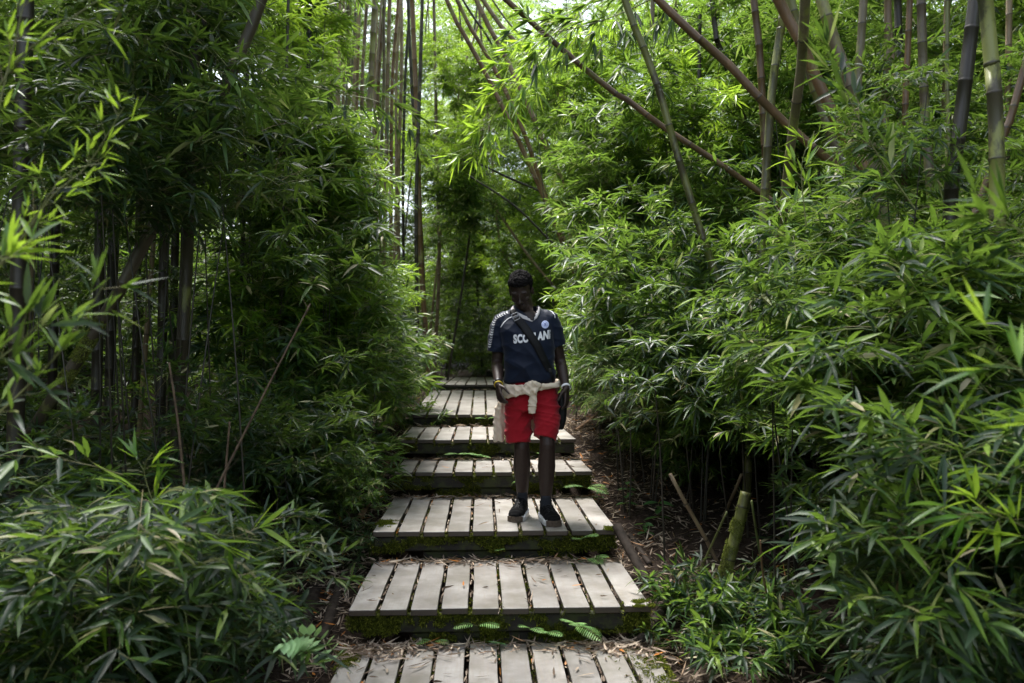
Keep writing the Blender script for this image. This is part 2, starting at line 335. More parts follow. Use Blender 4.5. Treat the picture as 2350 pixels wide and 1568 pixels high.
def build_step(i, tg, yf, yb, z, cx, slope):
    rg = np.random.default_rng(100+i); random.seed(i*7)
    root = empty('plank_step', (cx, yf, z), R(2.26) if i < 7 else R(-8)); root.rotation_euler.x = slope
    tag(root, STEP_LABELS[tg], 'step', 'plank steps climbing through the bamboo')
    D = yb - yf; Wd = 1.6; n = 10; p = Wd/n
    for k in range(n):
        bm = bmesh.new(); x0 = -Wd/2 + k*p + .009 + random.uniform(-.002, .002)
        box(bm, -.069, .069, random.uniform(-.006, .006), D + random.uniform(-.008, .008), -.034, random.uniform(-.0015, .0015), .0045, 2)
        bmesh.ops.subdivide_edges(bm, edges=[e for e in bm.edges if abs(e.verts[0].co.y - e.verts[1].co.y) > D*.5], cuts=5)
        for v in bm.verts: v.co.z += .002*math.sin(v.co.y*5+k*2.3); v.co.x += .0015*math.sin(v.co.y*9+k)
        o = bm_obj('board', bm, root, M['board']); o.location.x = x0 + .071; o.rotation_euler.z = random.uniform(-.003, .003)
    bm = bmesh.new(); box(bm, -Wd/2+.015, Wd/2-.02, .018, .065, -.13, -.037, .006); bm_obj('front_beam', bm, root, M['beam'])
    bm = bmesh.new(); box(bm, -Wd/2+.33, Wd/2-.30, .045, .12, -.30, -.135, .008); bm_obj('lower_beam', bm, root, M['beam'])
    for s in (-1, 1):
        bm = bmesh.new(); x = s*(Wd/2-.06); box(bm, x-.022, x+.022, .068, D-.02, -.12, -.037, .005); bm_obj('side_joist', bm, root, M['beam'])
    if i <= 5:
        g = Geo(); dens = int([900, 2600, 2200, 1700, 1500, 800][i])
        # moss on the front of the beams
        P = np.stack([rg.uniform(-Wd/2, Wd/2-.01, dens*3), np.full(dens*3, .014), rg.uniform(-.135, -.03, dens*3)], 1)
        P2 = np.stack([rg.uniform(-Wd/2+.33, Wd/2-.3, dens*2), np.full(dens*2, .042), rg.uniform(-.24, -.13, dens*2)], 1)
        P = np.concatenate([P, P2]); keep = np.array([noise.noise(Vector((a*4+i*9, c*9, 3.3)))+.35*noise.noise(Vector((a*21, c*30, i))) + .25*(abs(a) > .65) + .10*max(0, (c+.09)*9) + .5*noise.noise(Vector((a*2.2+i*3, i*7.0, 0))) for a, b, c in P]) > .07
        P = P[keep]; tuft_field(g, rg, P, np.tile([0, -1.0, .2], (len(P), 1)), .016, 3)
        # moss in the gaps between boards and hanging from them
        Q = []
        for k in range(1, n):
            m = int(130*min(D, 1.3)); yy = rg.uniform(0, D, m)**1.0; x = -Wd/2 + k*p
            kk = np.array([noise.noise(Vector((k*3.7, y*3.0, i*5.1))) for y in yy]) + .35*(yy < .12) > .08
            Q.append(np.stack([x + rg.normal(0, .006, kk.sum()), yy[kk], rg.uniform(-.03, -.004, kk.sum())], 1))
            m = 26; Q.append(np.stack([x + rg.normal(0, .010, m), rg.uniform(-.004, .01, m), -.036*rg.random(m)**.6 - rg.random(m)**3*.05], 1))
        Q = np.concatenate(Q); tuft_field(g, rg, Q, np.tile([0, -.3, 1.0], (len(Q), 1)), .012, 2)
        if i in (0, 1, 2, 4):   # corner cushions
            cxs = {0: [(.76, .72, .13, .42), (-.76, 1.0, .06, .14)], 1: [(.74, .03, .07, .05)], 2: [(.77, .02, .05, .04), (-.74, .25, .06, .07)], 4: [(-.74, .04, .09, .06)]}[i]
            for (ax, ay, sx, sy) in cxs:
                m = 900; X = np.clip(ax + rg.normal(0, sx*.5, m), -.8, .805); Y = np.clip(ay + rg.normal(0, sy*.6, m), -.01, D)
                kk = np.array([noise.noise(Vector((a*14, b*14, i))) for a, b in zip(X, Y)]) > -.12
                tuft_field(g, rg, np.stack([X, Y, np.full(m, .002)], 1)[kk], np.tile([0, 0, 1.0], (kk.sum(), 1)), .014, 5)
        link('moss', g.build('moss'), root, [M['moss']])
    return root
for i, s in enumerate(STEPS): build_step(i, *s)
def on_step(x, y):
    """height of the tread at (x, y), or None"""
    for (tg, yf, yb, z, cx, sl) in STEPS[::-1]:
        ax = cx - (y-yf)*math.tan(R(2.26))
        if yf <= y - (x-ax)*math.tan(R(2.26)) and y - (x-ax)*.0395 <= yb and abs(x-ax) < .8: return z + (y-yf)*sl
    return None
# ------------------------------------------------------------------ leaf litter
def litter():
    rg = np.random.default_rng(77); P = []; D = []
    def put(x, y, z, tilt=.2):
        P.append((x, y, z)); a = rg.uniform(0, 6.283); D.append((math.cos(a), math.sin(a), rg.normal(0, tilt)))
    for _ in range(15000):
        side = rg.random() < .62
        y = rg.uniform(3.0, 9.5) if rg.random() < .8 else rg.uniform(9, 16)
        s = (.80 + abs(rg.normal(0, .62))) if side else -(.80 + abs(rg.normal(0, .5)))
        x = float(path_x(y)) + s
        if on_step(x, y) is not None: continue
        if noise.noise(Vector((x*2.3, y*2.3, 1.7))) < rg.uniform(-.7, .25): continue
        put(x, y, gz(x, y) + rg.uniform(.006, .035), .35)
    for i, (tg, yf, yb, z, cx, sl) in enumerate(STEPS[:7]):
        for _ in range([800, 420, 240, 200, 110, 110, 30][i]):
            lx = rg.uniform(-.79, .79)
            if i == 0 and rg.random() < .75: lx = -.79 + abs(rg.normal(0, .25)) if rg.random() < .6 else .79 - abs(rg.normal(0, .22))
            ly = (yb-yf) - abs(rg.normal(0, .05 if i else .09)) - .01
            if rg.random() < .10: ly = rg.uniform(.1, yb-yf)
            x = cx + lx - ly*.0395; y = yf + ly + lx*.0395
            put(x, y, z + ly*sl + rg.uniform(.004, .022), .12)
        for k in range(1, 10):            # wedged in the gaps
            for _ in range(int(16*min(1.4, yb-yf))):
                ly = rg.uniform(.0, yb-yf); lx = -.8 + k*.16
                P.append((cx + lx - ly*.0395, yf + ly + lx*.0395, z + ly*sl - rg.uniform(.0, .02))); D.append((rg.normal(0, .08), rg.choice([-1, 1]), rg.normal(0, .12)))
    for _ in range(500):                  # litter heaped under the risers
        i = rg.integers(1, 6); tg, yf, yb, z, cx, sl = STEPS[i]; lx = rg.uniform(-.8, .8); put(cx+lx, yf - abs(rg.normal(0, .03)) + lx*.0395, STEPS[i-1][3] + .01, .2)
    P = np.array(P); D = np.array(D); g = Geo(); n = len(P)
    leaves(g, P, D, rg.uniform(.03, .12, n), rg.uniform(.006, .014, n), droop=rg.normal(0, .12, n), rng=rg, twist=rg.normal(0, .5, n))
    tag(link('leaf_litter', g.build('leaf_litter'), None, [M['dead']]), 'dry tan bamboo leaves lying on soil and boards', None, None, 'stuff')
litter()
# ------------------------------------------------------------------ bamboo culms
def culm_mesh(name, pts, r0, r1, inter=.30, k=10, phase=0., moss=0, rg=None):
    """tapered tube (pts base to top) with raised nodes every `inter` metres"""
    path = catmull(pts, .15); seg = np.linalg.norm(np.diff(path, axis=0), axis=1); s = np.concatenate([[0], np.cumsum(seg)]); Lt = s[-1]
    S = [0.0]; ring = [0.0]; q = inter*(.3+.7*phase)
    while q < Lt - .05:
        for d_, rr in ((-.010, 0), (-.004, 1), (.002, .55), (.010, 0)): S.append(q+d_); ring.append(rr)
        nq = q + inter*(1+.08*math.sin(q*9)); S.append((q+nq)/2 if (q+nq)/2 < Lt else Lt-.02); ring.append(0); q = nq
    S.append(Lt); ring.append(0); S = np.array(S); ring = np.array(ring)
    P = np.stack([np.interp(S, s, path[:, c]) for c in range(3)], 1)
    T = nrm(np.gradient(P, axis=0)); A = nrm(np.cross(T, [.31, .95, .05])); B = np.cross(T, A)
    rad = np.interp(S, [0, Lt], [r0, r1])*(1 + .11*(ring > .9) + .03*(ring == .55)); ang = np.arange(k)*2*math.pi/k
    V = P[:, None] + rad[:, None, None]*(A[:, None]*np.cos(ang)[None, :, None] + B[:, None]*np.sin(ang)[None, :, None])
    n = len(S); i = (np.arange(n-1)[:, None]*k + np.arange(k)[None]); j = (np.arange(n-1)[:, None]*k + (np.arange(k)+1)[None] % k)
    q4 = np.stack([i, j, j+k, i+k], -1).reshape(-1, 4); g = Geo(); g.add(V.reshape(-1, 3), q4); me = g.build(name)
    top = list(range((n-1)*k, n*k))
    bm = bmesh.new(); bm.from_mesh(me); bm.verts.ensure_lookup_table(); bm.faces.new([bm.verts[t] for t in top]); bm.to_mesh(me); bm.free()
    me.polygons.foreach_set('use_smooth', [True]*len(me.polygons))
    a = me.attributes.new('node_ring', 'FLOAT', 'POINT'); a.data.foreach_set('value', np.repeat(ring, k).astype(np.float32))
    return me
rngT = np.random.default_rng(11)
# --- templates, shared by copies ---
def foliage_template(name, n, rad, zr, leafL, leafW, simple=False, mat=('leaf', 'twig'), length=(.35, .7), ntw=8, droop=.3, seed=0, shell=False):
    rg = np.random.default_rng(seed); g = Geo()
    for _ in range(n):
        a = rg.uniform(0, 6.283); r = rad*rg.uniform(.0, .75)**(.6 if not shell else .3); z = rg.uniform(-zr, zr)
        rr = r*(1 - .45*(z/zr)**2)
        P = np.array([math.cos(a)*rr, math.sin(a)*rr, z])
        d = np.array([math.cos(a+rg.normal(0, .7)), math.sin(a+rg.normal(0, .7)), rg.uniform(-.1, .75)])
        spray(g, rg, P, d, rg.uniform(*length), ntw, leafL, leafW, simple, droop)
    me = g.build(name)
    for m in mat: me.materials.append(M[m])
    return me
CL = {}
CL['big'] = [foliage_template('foliage', 24, .34, .40, .22, .030, seed=20+i, length=(.35, .62), ntw=7) for i in range(5)]
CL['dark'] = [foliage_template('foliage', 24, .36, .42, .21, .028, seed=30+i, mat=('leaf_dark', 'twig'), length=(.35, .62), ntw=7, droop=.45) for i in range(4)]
CL['pale'] = [foliage_template('foliage', 40, .42, .40, .17, .020, seed=90+i, mat=('leaf_pale', 'twig'), length=(.3, .6), ntw=8) for i in range(3)]
CL['mid'] = [foliage_template('foliage', 36, .42, .45, .225, .031, seed=40+i, length=(.3, .6), ntw=8) for i in range(5)]
CL['fresh'] = [foliage_template('foliage', 30, .38, .42, .20, .026, seed=50+i, mat=('leaf_fresh', 'twig'), length=(.3, .6), ntw=8) for i in range(4)]
CL['far'] = [foliage_template('foliage', 60, .7, .8, .16, .026, simple=True, seed=60+i, length=(.4, .8), ntw=9) for i in range(4)]
CL['farfresh'] = [foliage_template('foliage', 60, .7, .8, .16, .026, simple=True, seed=70+i, mat=('leaf_fresh', 'twig'), length=(.4, .8), ntw=9) for i in range(3)]
CL['crown'] = [foliage_template('foliage', 70, 1.0, 2.0, .24, .045, simple=True, seed=80+i, length=(.6, 1.2), ntw=9) for i in range(3)]  # mostly above the view, added as a canopy to shade what is below
STEM = culm_mesh('stem', [(0, 0, 0), (.02, .01, .5), (0, 0, 1)], .007, .003, .12, 6); STEM.materials.append(M['culm_dark'])
STEMD = culm_mesh('stem', [(0, 0, 0), (-.02, .01, .5), (0, 0, 1)], .007, .003, .12, 6); STEMD.materials.append(M['culm_dark'])
def shrub(u, v, d, kind, label, group, sc=1.0, top=None, name='bamboo_shrub', cat='bamboo shrub', loc=None):
    """a young bamboo: stem from the ground, foliage centred where the photo shows it"""
    c = px(u, v, d) if loc is None else Vector(loc); base = gz(c.x, c.y)
    r = empty(name, (c.x, c.y, base), rngT.uniform(0, 6.283)); tag(r, label, cat, group)
    h = max(.25, c.z - base)
    st = bpy.data.objects.new('stem', STEMD if kind == 'dark' else STEM); C.objects.link(st); st.parent = r; st.scale = (1.0, 1.0, h + .1*sc); st.rotation_euler = (rngT.normal(0, .07), rngT.normal(0, .07), 0)
    me = CL[kind][rngT.integers(len(CL[kind]))]
    f = bpy.data.objects.new('foliage', me); C.objects.link(f); f.parent = r; f.location = (0, 0, h); f.scale = (sc, sc, sc*rngT.uniform(.85, 1.1))
    f.rotation_euler = (rngT.normal(0, .15), rngT.normal(0, .15), 0)
    return r
def culm(name, pts_px, depth, width_px, mat, label, group=None, crown=True, up=6.0, down=True, depth2=None, inter=.3, sprays=0, seed=0, cat='bamboo'):
    """a bamboo culm through photo points at a depth (depth2 at the last point), carried on upward and down to the soil"""
    n = len(pts_px); P = []
    for i, (u, v) in enumerate(pts_px):
        d = depth + ((depth2 or depth) - depth)*i/(n-1); P.append(np.array(px(u, v, d)))
    P = P[::-1]                                            # base first
    dirn = P[-1] - P[-2]; dirn /= np.linalg.norm(dirn)
    if up:
        lean = dirn + np.array([0, 0, .15]); P.append(P[-1] + lean*up*.5); P.append(P[-1] + (lean + np.array([0, 0, -.1]))*up*.5)
    if down:
        dd = P[0] - P[1]; dd /= np.linalg.norm(dd)
        for _ in range(40):
            q = P[0] + dd*.25
            if q[2] < gz(q[0], q[1]) - .1: break
            if _ % 4 == 3: P.insert(0, q)
            else: P[0] = P[0]; 
            if _ % 4 == 3: continue
            dd = dd + np.array([0, 0, -.03]); dd /= np.linalg.norm(dd)
            P.insert(0, q) if len(P) and np.linalg.norm(q-P[0]) > .2 else None
    base = P[0].copy()
    g0 = gz(base[0], base[1])
    dia = width_px/F*depth; r = dia/2
    root = empty(name, tuple(base)); tag(root, label, cat, group)
    L = [p - base for p in P]
    link('culm', culm_mesh('culm', L, r*1.05, r*.75, inter, 12, (seed*.37) % 1), root, [M[mat]])
    if crown and up and seed % 3 == 0 and depth < 9:
        f = bpy.data.objects.new('foliage', CL['crown'][seed % 3]); C.objects.link(f); f.parent = root; f.location = tuple(L[-1]); f.rotation_euler = (0, 0, seed*1.7)  # unseen crown, added to cast shade
    if sprays:
        rg = np.random.default_rng(seed+900); g = Geo()
        for k in range(sprays):
            i = rg.integers(len(L)//3, len(L)-1); p = L[i] + (L[i+1]-L[i])*rg.random(); a = rg.uniform(0, 6.283)
            spray(g, rg, p, [math.cos(a), math.sin(a), .3], rg.uniform(.4, .8), 8, .16, .022)
        link('branches', g.build('branches'), root, [M['leaf'], M['twig']])
    return root
M['culm_olive'] = mat_culm('olive mossy bamboo culm', (.05, .052, .025), .45, (.06, .05, .03))
M['culm_dim'] = mat_culm('dim brown bamboo culm', (.055, .045, .028), .1, (.04, .03, .02))  # base darkened so the left culms carry shade in their colour
G1 = 'bamboo culms right of the steps'
culm('bamboo', [(1434, 0), (1462, 72), (1510, 200), (1550, 340), (1586, 460), (1618, 560), (1664, 690)], 5.9, 17, 'culm_moss', 'curved bamboo with yellow-green lichen, crossing the thinner leaning brown one right of the centre', G1, seed=1)
culm('bamboo', [(1510, 0), (1634, 108), (1742, 224), (1834, 312), (1922, 384)], 5.6, 20, 'culm_red', 'long reddish brown bamboo leaning diagonally across the upper right with a mossy band', G1, seed=2, inter=.55)
culm('bamboo', [(1350, 165), (1410, 206), (1522, 292), (1646, 372), (1758, 452)], 6.5, 14, 'culm_red', 'thinner brown bamboo leaning diagonally behind the lichen covered curved one', G1, seed=3, inter=.4)
culm('bamboo', [(1848, 0), (1838, 160), (1814, 340), (1794, 520), (1768, 740), (1742, 960)], 4.7, 25, 'culm_gray', 'thick grey-tan near vertical bamboo in front of the crossing leaning ones', G1, seed=4, inter=.45, depth2=6.8)
culm('bamboo', [(1786, 0), (1830, 80), (1910, 260), (1982, 384)], 5.5, 26, 'culm_red', 'stout reddish bamboo leaning right behind the thick grey-tan one', G1, seed=5, inter=.5)
culm('bamboo', [(1886, 0), (1922, 112), (1990, 304), (2026, 480)], 4.9, 27, 'culm_gray', 'thick grey mossy bamboo leaning right, just right of the thick near vertical one', G1, seed=6, inter=.5)
culm('bamboo', [(1846, 120), (1882, 240), (1930, 372), (1965, 480)], 5.8, 22, 'culm_gray', 'grey bamboo leaning right, emerging below the knot of crossing culms', G1, seed=7, up=3)
culm('bamboo', [(1800, 0), (1794, 48), (1782, 132), (1770, 224), (1758, 400)], 5.9, 19, 'culm_moss', 'dark bamboo with a bright mossy flank, behind the stout leaning reddish one', G1, seed=8)
culm('bamboo', [(1730, 0), (1742, 100), (1750, 240), (1760, 420)], 7.0, 17, 'culm_red', 'reddish upright bamboo left of the dark mossy one', G1, seed=9)
culm('bamboo', [(1982, 0), (1974, 112), (1968, 200), (1960, 420)], 6.4, 19, 'culm_gray', 'pale upright bamboo right of the leaning thick grey one', G1, seed=10)
culm('bamboo', [(2038, 0), (2036, 132), (2030, 300)], 7.5, 17, 'culm_tan', 'brown upright bamboo between the pale one and the twin dark ones, upper right', G1, seed=11)
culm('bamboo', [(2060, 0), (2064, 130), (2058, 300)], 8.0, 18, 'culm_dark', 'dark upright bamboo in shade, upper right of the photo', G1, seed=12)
culm('bamboo', [(2114, 0), (2120, 200), (2130, 360), (2142, 500)], 5.8, 21, 'culm_gray', 'light grey upright bamboo with lichen rings near the right side', G1, seed=13)
culm('bamboo', [(2088, 0), (2078, 240), (2076, 400)], 6.6, 14, 'culm_red', 'slim reddish upright bamboo left of the light grey ringed one', G1, seed=14)
culm('bamboo', [(2262, 0), (2274, 120), (2286, 280), (2290, 560), (2300, 740)], 3.9, 34, 'culm_olive', 'thickest olive mossy bamboo standing near the right edge', G1, seed=15)
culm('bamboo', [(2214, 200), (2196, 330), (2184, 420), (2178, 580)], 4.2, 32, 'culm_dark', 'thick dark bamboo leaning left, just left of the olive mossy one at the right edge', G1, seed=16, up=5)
culm('bamboo', [(2345, 180), (2320, 260), (2290, 350), (2235, 500)], 5.0, 18, 'culm_red', 'brown bamboo leaning left behind the olive mossy one at the right edge', G1, seed=17)
culm('bamboo', [(1606, 0), (1606, 90), (1604, 200)], 8.5, 9, 'culm_dark', 'thin dark bamboo seen above the long diagonal brown one', G1, seed=18)
culm('bamboo', [(1498, 0), (1496, 80), (1500, 260)], 9.0, 11, 'culm_gray', 'slim grey bamboo behind the curved lichen covered one', G1, seed=19)
culm('bamboo', [(1552, 0), (1554, 120), (1556, 200)], 9.5, 8, 'culm_red', 'very slim reddish bamboo above the diagonal brown one', G1, seed=20)
culm('bamboo', [(1634, 0), (1645, 90), (1652, 110)], 8.2, 13, 'culm_dark', 'slim dark bamboo leaning slightly right behind the upper diagonal brown one', G1, seed=21)
culm('bamboo', [(2174, 0), (2174, 200), (2180, 400)], 5.4, 9, 'culm_green', 'thin green bamboo between the ringed grey and the olive mossy one', G1, seed=22)
# centre: leaning culms over the path
G2 = 'bamboo culms leaning over the far path'
culm('bamboo', [(1025, 0), (1060, 70), (1088, 120), (1116, 171), (1150, 240)], 11, 11, 'culm_red', 'leftmost of the reddish culms leaning right across the top centre', G2, seed=30)
culm('bamboo', [(1049, 0), (1090, 80), (1129, 147), (1174, 240), (1210, 324), (1258, 467), (1300, 560), (1366, 715)], 11.5, 10, 'culm_red', 'long reddish bamboo leaning right from the top centre down behind the right bank', G2, seed=31)
culm('bamboo', [(1093, 0), (1152, 114), (1213, 245), (1270, 370)], 10.5, 12, 'culm_tan', 'grey-tan leaning bamboo in the middle of the top centre fan', G2, seed=32)
culm('bamboo', [(1108, 0), (1175, 87), (1219, 138), (1315, 257), (1405, 366)], 10, 11, 'culm_tan', 'brown bamboo leaning right past the patch of white sky', G2, seed=33)
culm('bamboo', [(1062, 0), (1110, 70), (1165, 170), (1230, 290)], 13, 6, 'culm_dark', 'thin dark leaning bamboo between the reddish ones, top centre', G2, seed=34)
culm('bamboo', [(1130, 0), (1190, 80), (1260, 190)], 14, 5, 'culm_gray', 'thin pale bamboo leaning right in front of the sky patch', G2, seed=35)
culm('bamboo', [(1180, 620), (1148, 560), (1130, 380)][::-1], 15, 6, 'culm_tan', 'faint tan bamboo rising just left above the head of the man', G2, seed=36)
culm('bamboo', [(1215, 590), (1290, 680), (1345, 760)], 13, 7, 'culm_tan', 'slim tan bamboo leaning right, just right of the head of the man', G2, seed=37, up=2)
culm('fallen_bamboo', [(960, 355), (1082, 371), (1160, 405), (1243, 441), (1290, 470)], 12, 6, 'culm_dark', 'thin dark bamboo fallen nearly level across the far path', G2, seed=38, up=0, crown=False, cat='fallen bamboo')
culm('fallen_bamboo', [(1076, 403), (1178, 470), (1250, 540)], 11.5, 6, 'culm_dark', 'second thin bamboo fallen across the far path, below the level one', G2, seed=39, up=0, crown=False, cat='fallen bamboo')
# left of the centre opening: dark pair and the vertical group
G3 = 'bamboo culms left of the far path'
culm('bamboo', [(946, 0), (958, 300), (966, 600), (985, 872)], 12.2, 12, 'culm_red', 'reddish brown bamboo standing at the left edge of the far path', G3, seed=41, inter=.45)
culm('bamboo', [(968, 40), (960, 300), (955, 500), (958, 780)], 11.8, 9, 'culm_dark', 'black upright bamboo left of the reddish one by the far path', G3, seed=42)
culm('bamboo', [(936, 0), (948, 250), (966, 520), (974, 700)], 12.8, 8, 'culm_dark', 'slim black bamboo leaning left, crossing behind the black upright one', G3, seed=43)
culm('bamboo', [(1003, 380), (1008, 600), (1000, 790)], 14, 8, 'culm_tan', 'thin pale bamboo right of the reddish one by the far path', G3, seed=44)
culm('bamboo', [(1075, 560), (1058, 680), (1040, 790)], 14, 6, 'culm_dark', 'thin dark bamboo leaning left in the far path opening', G3, seed=45, up=2)
culm('bamboo', [(1045, 280), (1062, 160), (1090, 80)][::-1], 15, 5, 'culm_tan', 'thin tan bamboo rising to the right in the far opening', G3, seed=46)
vert = [(776, 10, 'tan'), (796, 13, 'gray'), (811, 8, 'tan'), (832, 9, 'tan'), (850, 14, 'gray'), (869, 10, 'red'), (888, 10, 'tan'), (902, 9, 'red'), (918, 9, 'tan'), (758, 9, 'red'), (742, 8, 'tan'), (928, 7, 'dark'), (785, 7, 'tan'), (822, 8, 'red'), (860, 7, 'tan'), (878, 8, 'gray'), (910, 7, 'tan'), (764, 7, 'gray')]
for k, (u, wd, mt) in enumerate(vert):
    culm('bamboo', [(u+rngT.uniform(2, 14), 0), (u+rngT.uniform(-2, 4), 180), (u-rngT.uniform(0, 10), 420), (u-rngT.uniform(0, 14), 700)], 13.5 + (k*1.7) % 3, wd, 'culm_'+mt, 'tan upright bamboo in the dense row behind the bright foliage, upper left of centre', 'row of upright bamboo left of centre', seed=50+k, inter=.4)
# left, dark interior
G4 = 'dark bamboo culms in the left thicket'
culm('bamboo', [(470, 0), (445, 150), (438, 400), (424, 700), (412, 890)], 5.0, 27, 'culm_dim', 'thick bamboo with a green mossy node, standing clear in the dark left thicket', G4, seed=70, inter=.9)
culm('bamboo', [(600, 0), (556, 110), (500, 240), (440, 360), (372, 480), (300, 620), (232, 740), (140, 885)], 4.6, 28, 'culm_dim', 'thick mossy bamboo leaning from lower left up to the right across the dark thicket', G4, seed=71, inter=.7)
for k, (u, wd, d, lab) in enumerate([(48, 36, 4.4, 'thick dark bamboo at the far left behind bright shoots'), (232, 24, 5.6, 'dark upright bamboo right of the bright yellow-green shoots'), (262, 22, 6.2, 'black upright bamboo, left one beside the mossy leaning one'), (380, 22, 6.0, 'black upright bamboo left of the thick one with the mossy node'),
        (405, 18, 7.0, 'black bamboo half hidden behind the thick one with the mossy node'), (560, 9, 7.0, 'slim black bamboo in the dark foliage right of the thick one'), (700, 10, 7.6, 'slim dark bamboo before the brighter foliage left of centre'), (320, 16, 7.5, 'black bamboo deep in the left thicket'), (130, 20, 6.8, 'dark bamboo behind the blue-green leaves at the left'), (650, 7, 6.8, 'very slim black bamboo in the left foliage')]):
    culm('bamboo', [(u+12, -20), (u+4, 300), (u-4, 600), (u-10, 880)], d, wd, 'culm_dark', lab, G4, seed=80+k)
# filler culms deeper in the forest
def world_culm(x, y, mat, label, group, lean=(0, 0), h=9, r=.03, seed=0, crown=True):
    z = gz(x, y) - .05; root = empty('bamboo', (x, y, z)); tag(root, label, 'bamboo', group)
    key = (mat, seed % 6)
    if key not in FM:
        rg = np.random.default_rng(seed % 6 + 300); b = rg.normal(0, .12, 2); me = culm_mesh('culm', [(0, 0, 0), (b[0], b[1], 3), (b[0]*1.2, b[1]*1.3, 6), (b[0]*-1, b[1]*2, 9)], .034, .018, .36, 8, rg.random()); me.materials.append(M[mat]); FM[key] = me
    c = bpy.data.objects.new('culm', FM[key]); C.objects.link(c); c.parent = root; c.scale = (r/.034, r/.034, h/9); 
    root.rotation_euler = (lean[1], lean[0], rngT.uniform(0, 6.28))
    if not crown: return root
    f = bpy.data.objects.new('foliage', CL['crown'][seed % 3]); C.objects.link(f); f.parent = root; f.location = (0, 0, h-.8); f.rotation_euler = (0, 0, seed*2.1)
    return root
FM = {}
mats = ['culm_tan', 'culm_gray', 'culm_red', 'culm_dark', 'culm_tan', 'culm_moss']
rw = np.random.default_rng(4)
def scatter(n, xr, yr, label, group, clear=1.9, dark=0., h=(7, 10), r=(.022, .036), crown=True):
    k = 0
    while k < n:
        x, y = rw.uniform(*xr), rw.uniform(*yr)
        if abs(x - float(path_x(y))) < clear: continue
        m = 'culm_dark' if rw.random() < dark else mats[rw.integers(6)]
        world_culm(x, y, m, label, group, tuple(rw.normal(0, .05, 2)), rw.uniform(*h), rw.uniform(*r), int(rw.integers(1000)), crown=crown and rw.random() < .35); k += 1
scatter(26, (-8, -3), (6, 14), 'bamboo standing in deep shade behind the left foliage', 'shaded bamboo of the left thicket', dark=.8)
scatter(22, (3.2, 9), (7, 15), 'bamboo standing behind the right foliage', 'background bamboo of the right thicket', dark=.3)
scatter(40, (-7, 9), (17, 34), 'slender bamboo far off beyond the end of the steps', 'distant bamboo beyond the steps', clear=.6, dark=.15, h=(9, 13), crown=False)
scatter(14, (-6, -2.4), (11, 20), 'bamboo behind the bright foliage left of the far steps', 'background bamboo left of the far steps', dark=.2, h=(8, 11))
# ------------------------------------------------------------------ shrubs by zone
STUFF = {}
def zone(u0, v0, u1, v1, d0, d1, n, kinds, label, group, sc=(.8, 1.15), fn=None, stuff=False):
    nn = 0; tries = 0
    while nn < n and tries < 2000:
        tries += 1
        u, v, d = rngT.uniform(u0, u1), rngT.uniform(v0, v1), rngT.uniform(d0, d1)
        if fn and not fn(u, v): continue
        c = px(u, v, d); s = rngT.uniform(*sc)
        if abs(c.x - float(path_x(c.y))) < .78 + .36*s and d < 14 and c.z < ground_z(c.x, c.y) + 2.6: continue
        if c.z < gz(c.x, c.y) + .15: c.z = gz(c.x, c.y) + .15
        if stuff: STUFF.setdefault(label, []).append((kinds[rngT.integers(len(kinds))], np.array(c), s)); nn += 1; continue
        shrub(0, 0, 0, kinds[rngT.integers(len(kinds))], label, group, s, loc=c); nn += 1
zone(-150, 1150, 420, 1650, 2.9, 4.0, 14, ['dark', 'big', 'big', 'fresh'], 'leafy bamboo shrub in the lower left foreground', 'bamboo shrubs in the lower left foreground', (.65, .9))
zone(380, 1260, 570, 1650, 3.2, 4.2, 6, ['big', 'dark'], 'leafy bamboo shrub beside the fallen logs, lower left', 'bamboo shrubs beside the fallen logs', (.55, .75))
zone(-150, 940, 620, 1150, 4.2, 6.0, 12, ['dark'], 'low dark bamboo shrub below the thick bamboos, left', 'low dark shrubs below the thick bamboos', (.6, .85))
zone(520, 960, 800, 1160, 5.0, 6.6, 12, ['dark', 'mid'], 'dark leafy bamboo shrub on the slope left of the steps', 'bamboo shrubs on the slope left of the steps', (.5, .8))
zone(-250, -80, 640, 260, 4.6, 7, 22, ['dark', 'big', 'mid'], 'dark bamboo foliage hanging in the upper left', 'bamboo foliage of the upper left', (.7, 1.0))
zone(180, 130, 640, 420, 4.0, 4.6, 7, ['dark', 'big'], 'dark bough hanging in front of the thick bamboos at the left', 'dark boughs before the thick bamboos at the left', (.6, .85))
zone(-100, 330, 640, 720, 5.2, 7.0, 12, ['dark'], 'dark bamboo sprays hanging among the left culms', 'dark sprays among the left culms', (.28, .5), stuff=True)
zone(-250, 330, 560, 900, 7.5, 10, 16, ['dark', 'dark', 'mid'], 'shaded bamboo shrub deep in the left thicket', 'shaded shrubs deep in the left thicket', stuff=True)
zone(560, 280, 960, 880, 6.2, 9.5, 50, ['mid', 'mid', 'fresh'], 'bamboo shrub in the leafy bank left of the far steps', 'bamboo shrubs of the left bank', (.6, 1.0), fn=lambda u, v: u < 740 + (v-280)*.38)  # bright fresh leaves mixed in to stand for light on this bank
zone(860, 860, 960, 960, 7.6, 8.4, 4, ['fresh', 'mid'], 'bright low bamboo tuft leaning over the long landing', 'low tufts at the long landing', (.35, .5))
zone(600, -50, 720, 240, 6.5, 9, 7, ['mid', 'fresh'], 'bright bamboo foliage left of the row of upright culms', 'bright bamboo foliage of the upper left centre', (.6, .8))
zone(1330, 30, 1900, 560, 7, 10.5, 38, ['mid', 'mid', 'fresh'], 'leafy bamboo shrub high on the right bank', 'bamboo shrubs high on the right bank', (.6, .95))
zone(1250, 60, 1400, 260, 9, 11, 5, ['mid', 'fresh'], 'bamboo bough arching over the path below the sky patch', 'bamboo boughs arching over the path', (.7, .9))
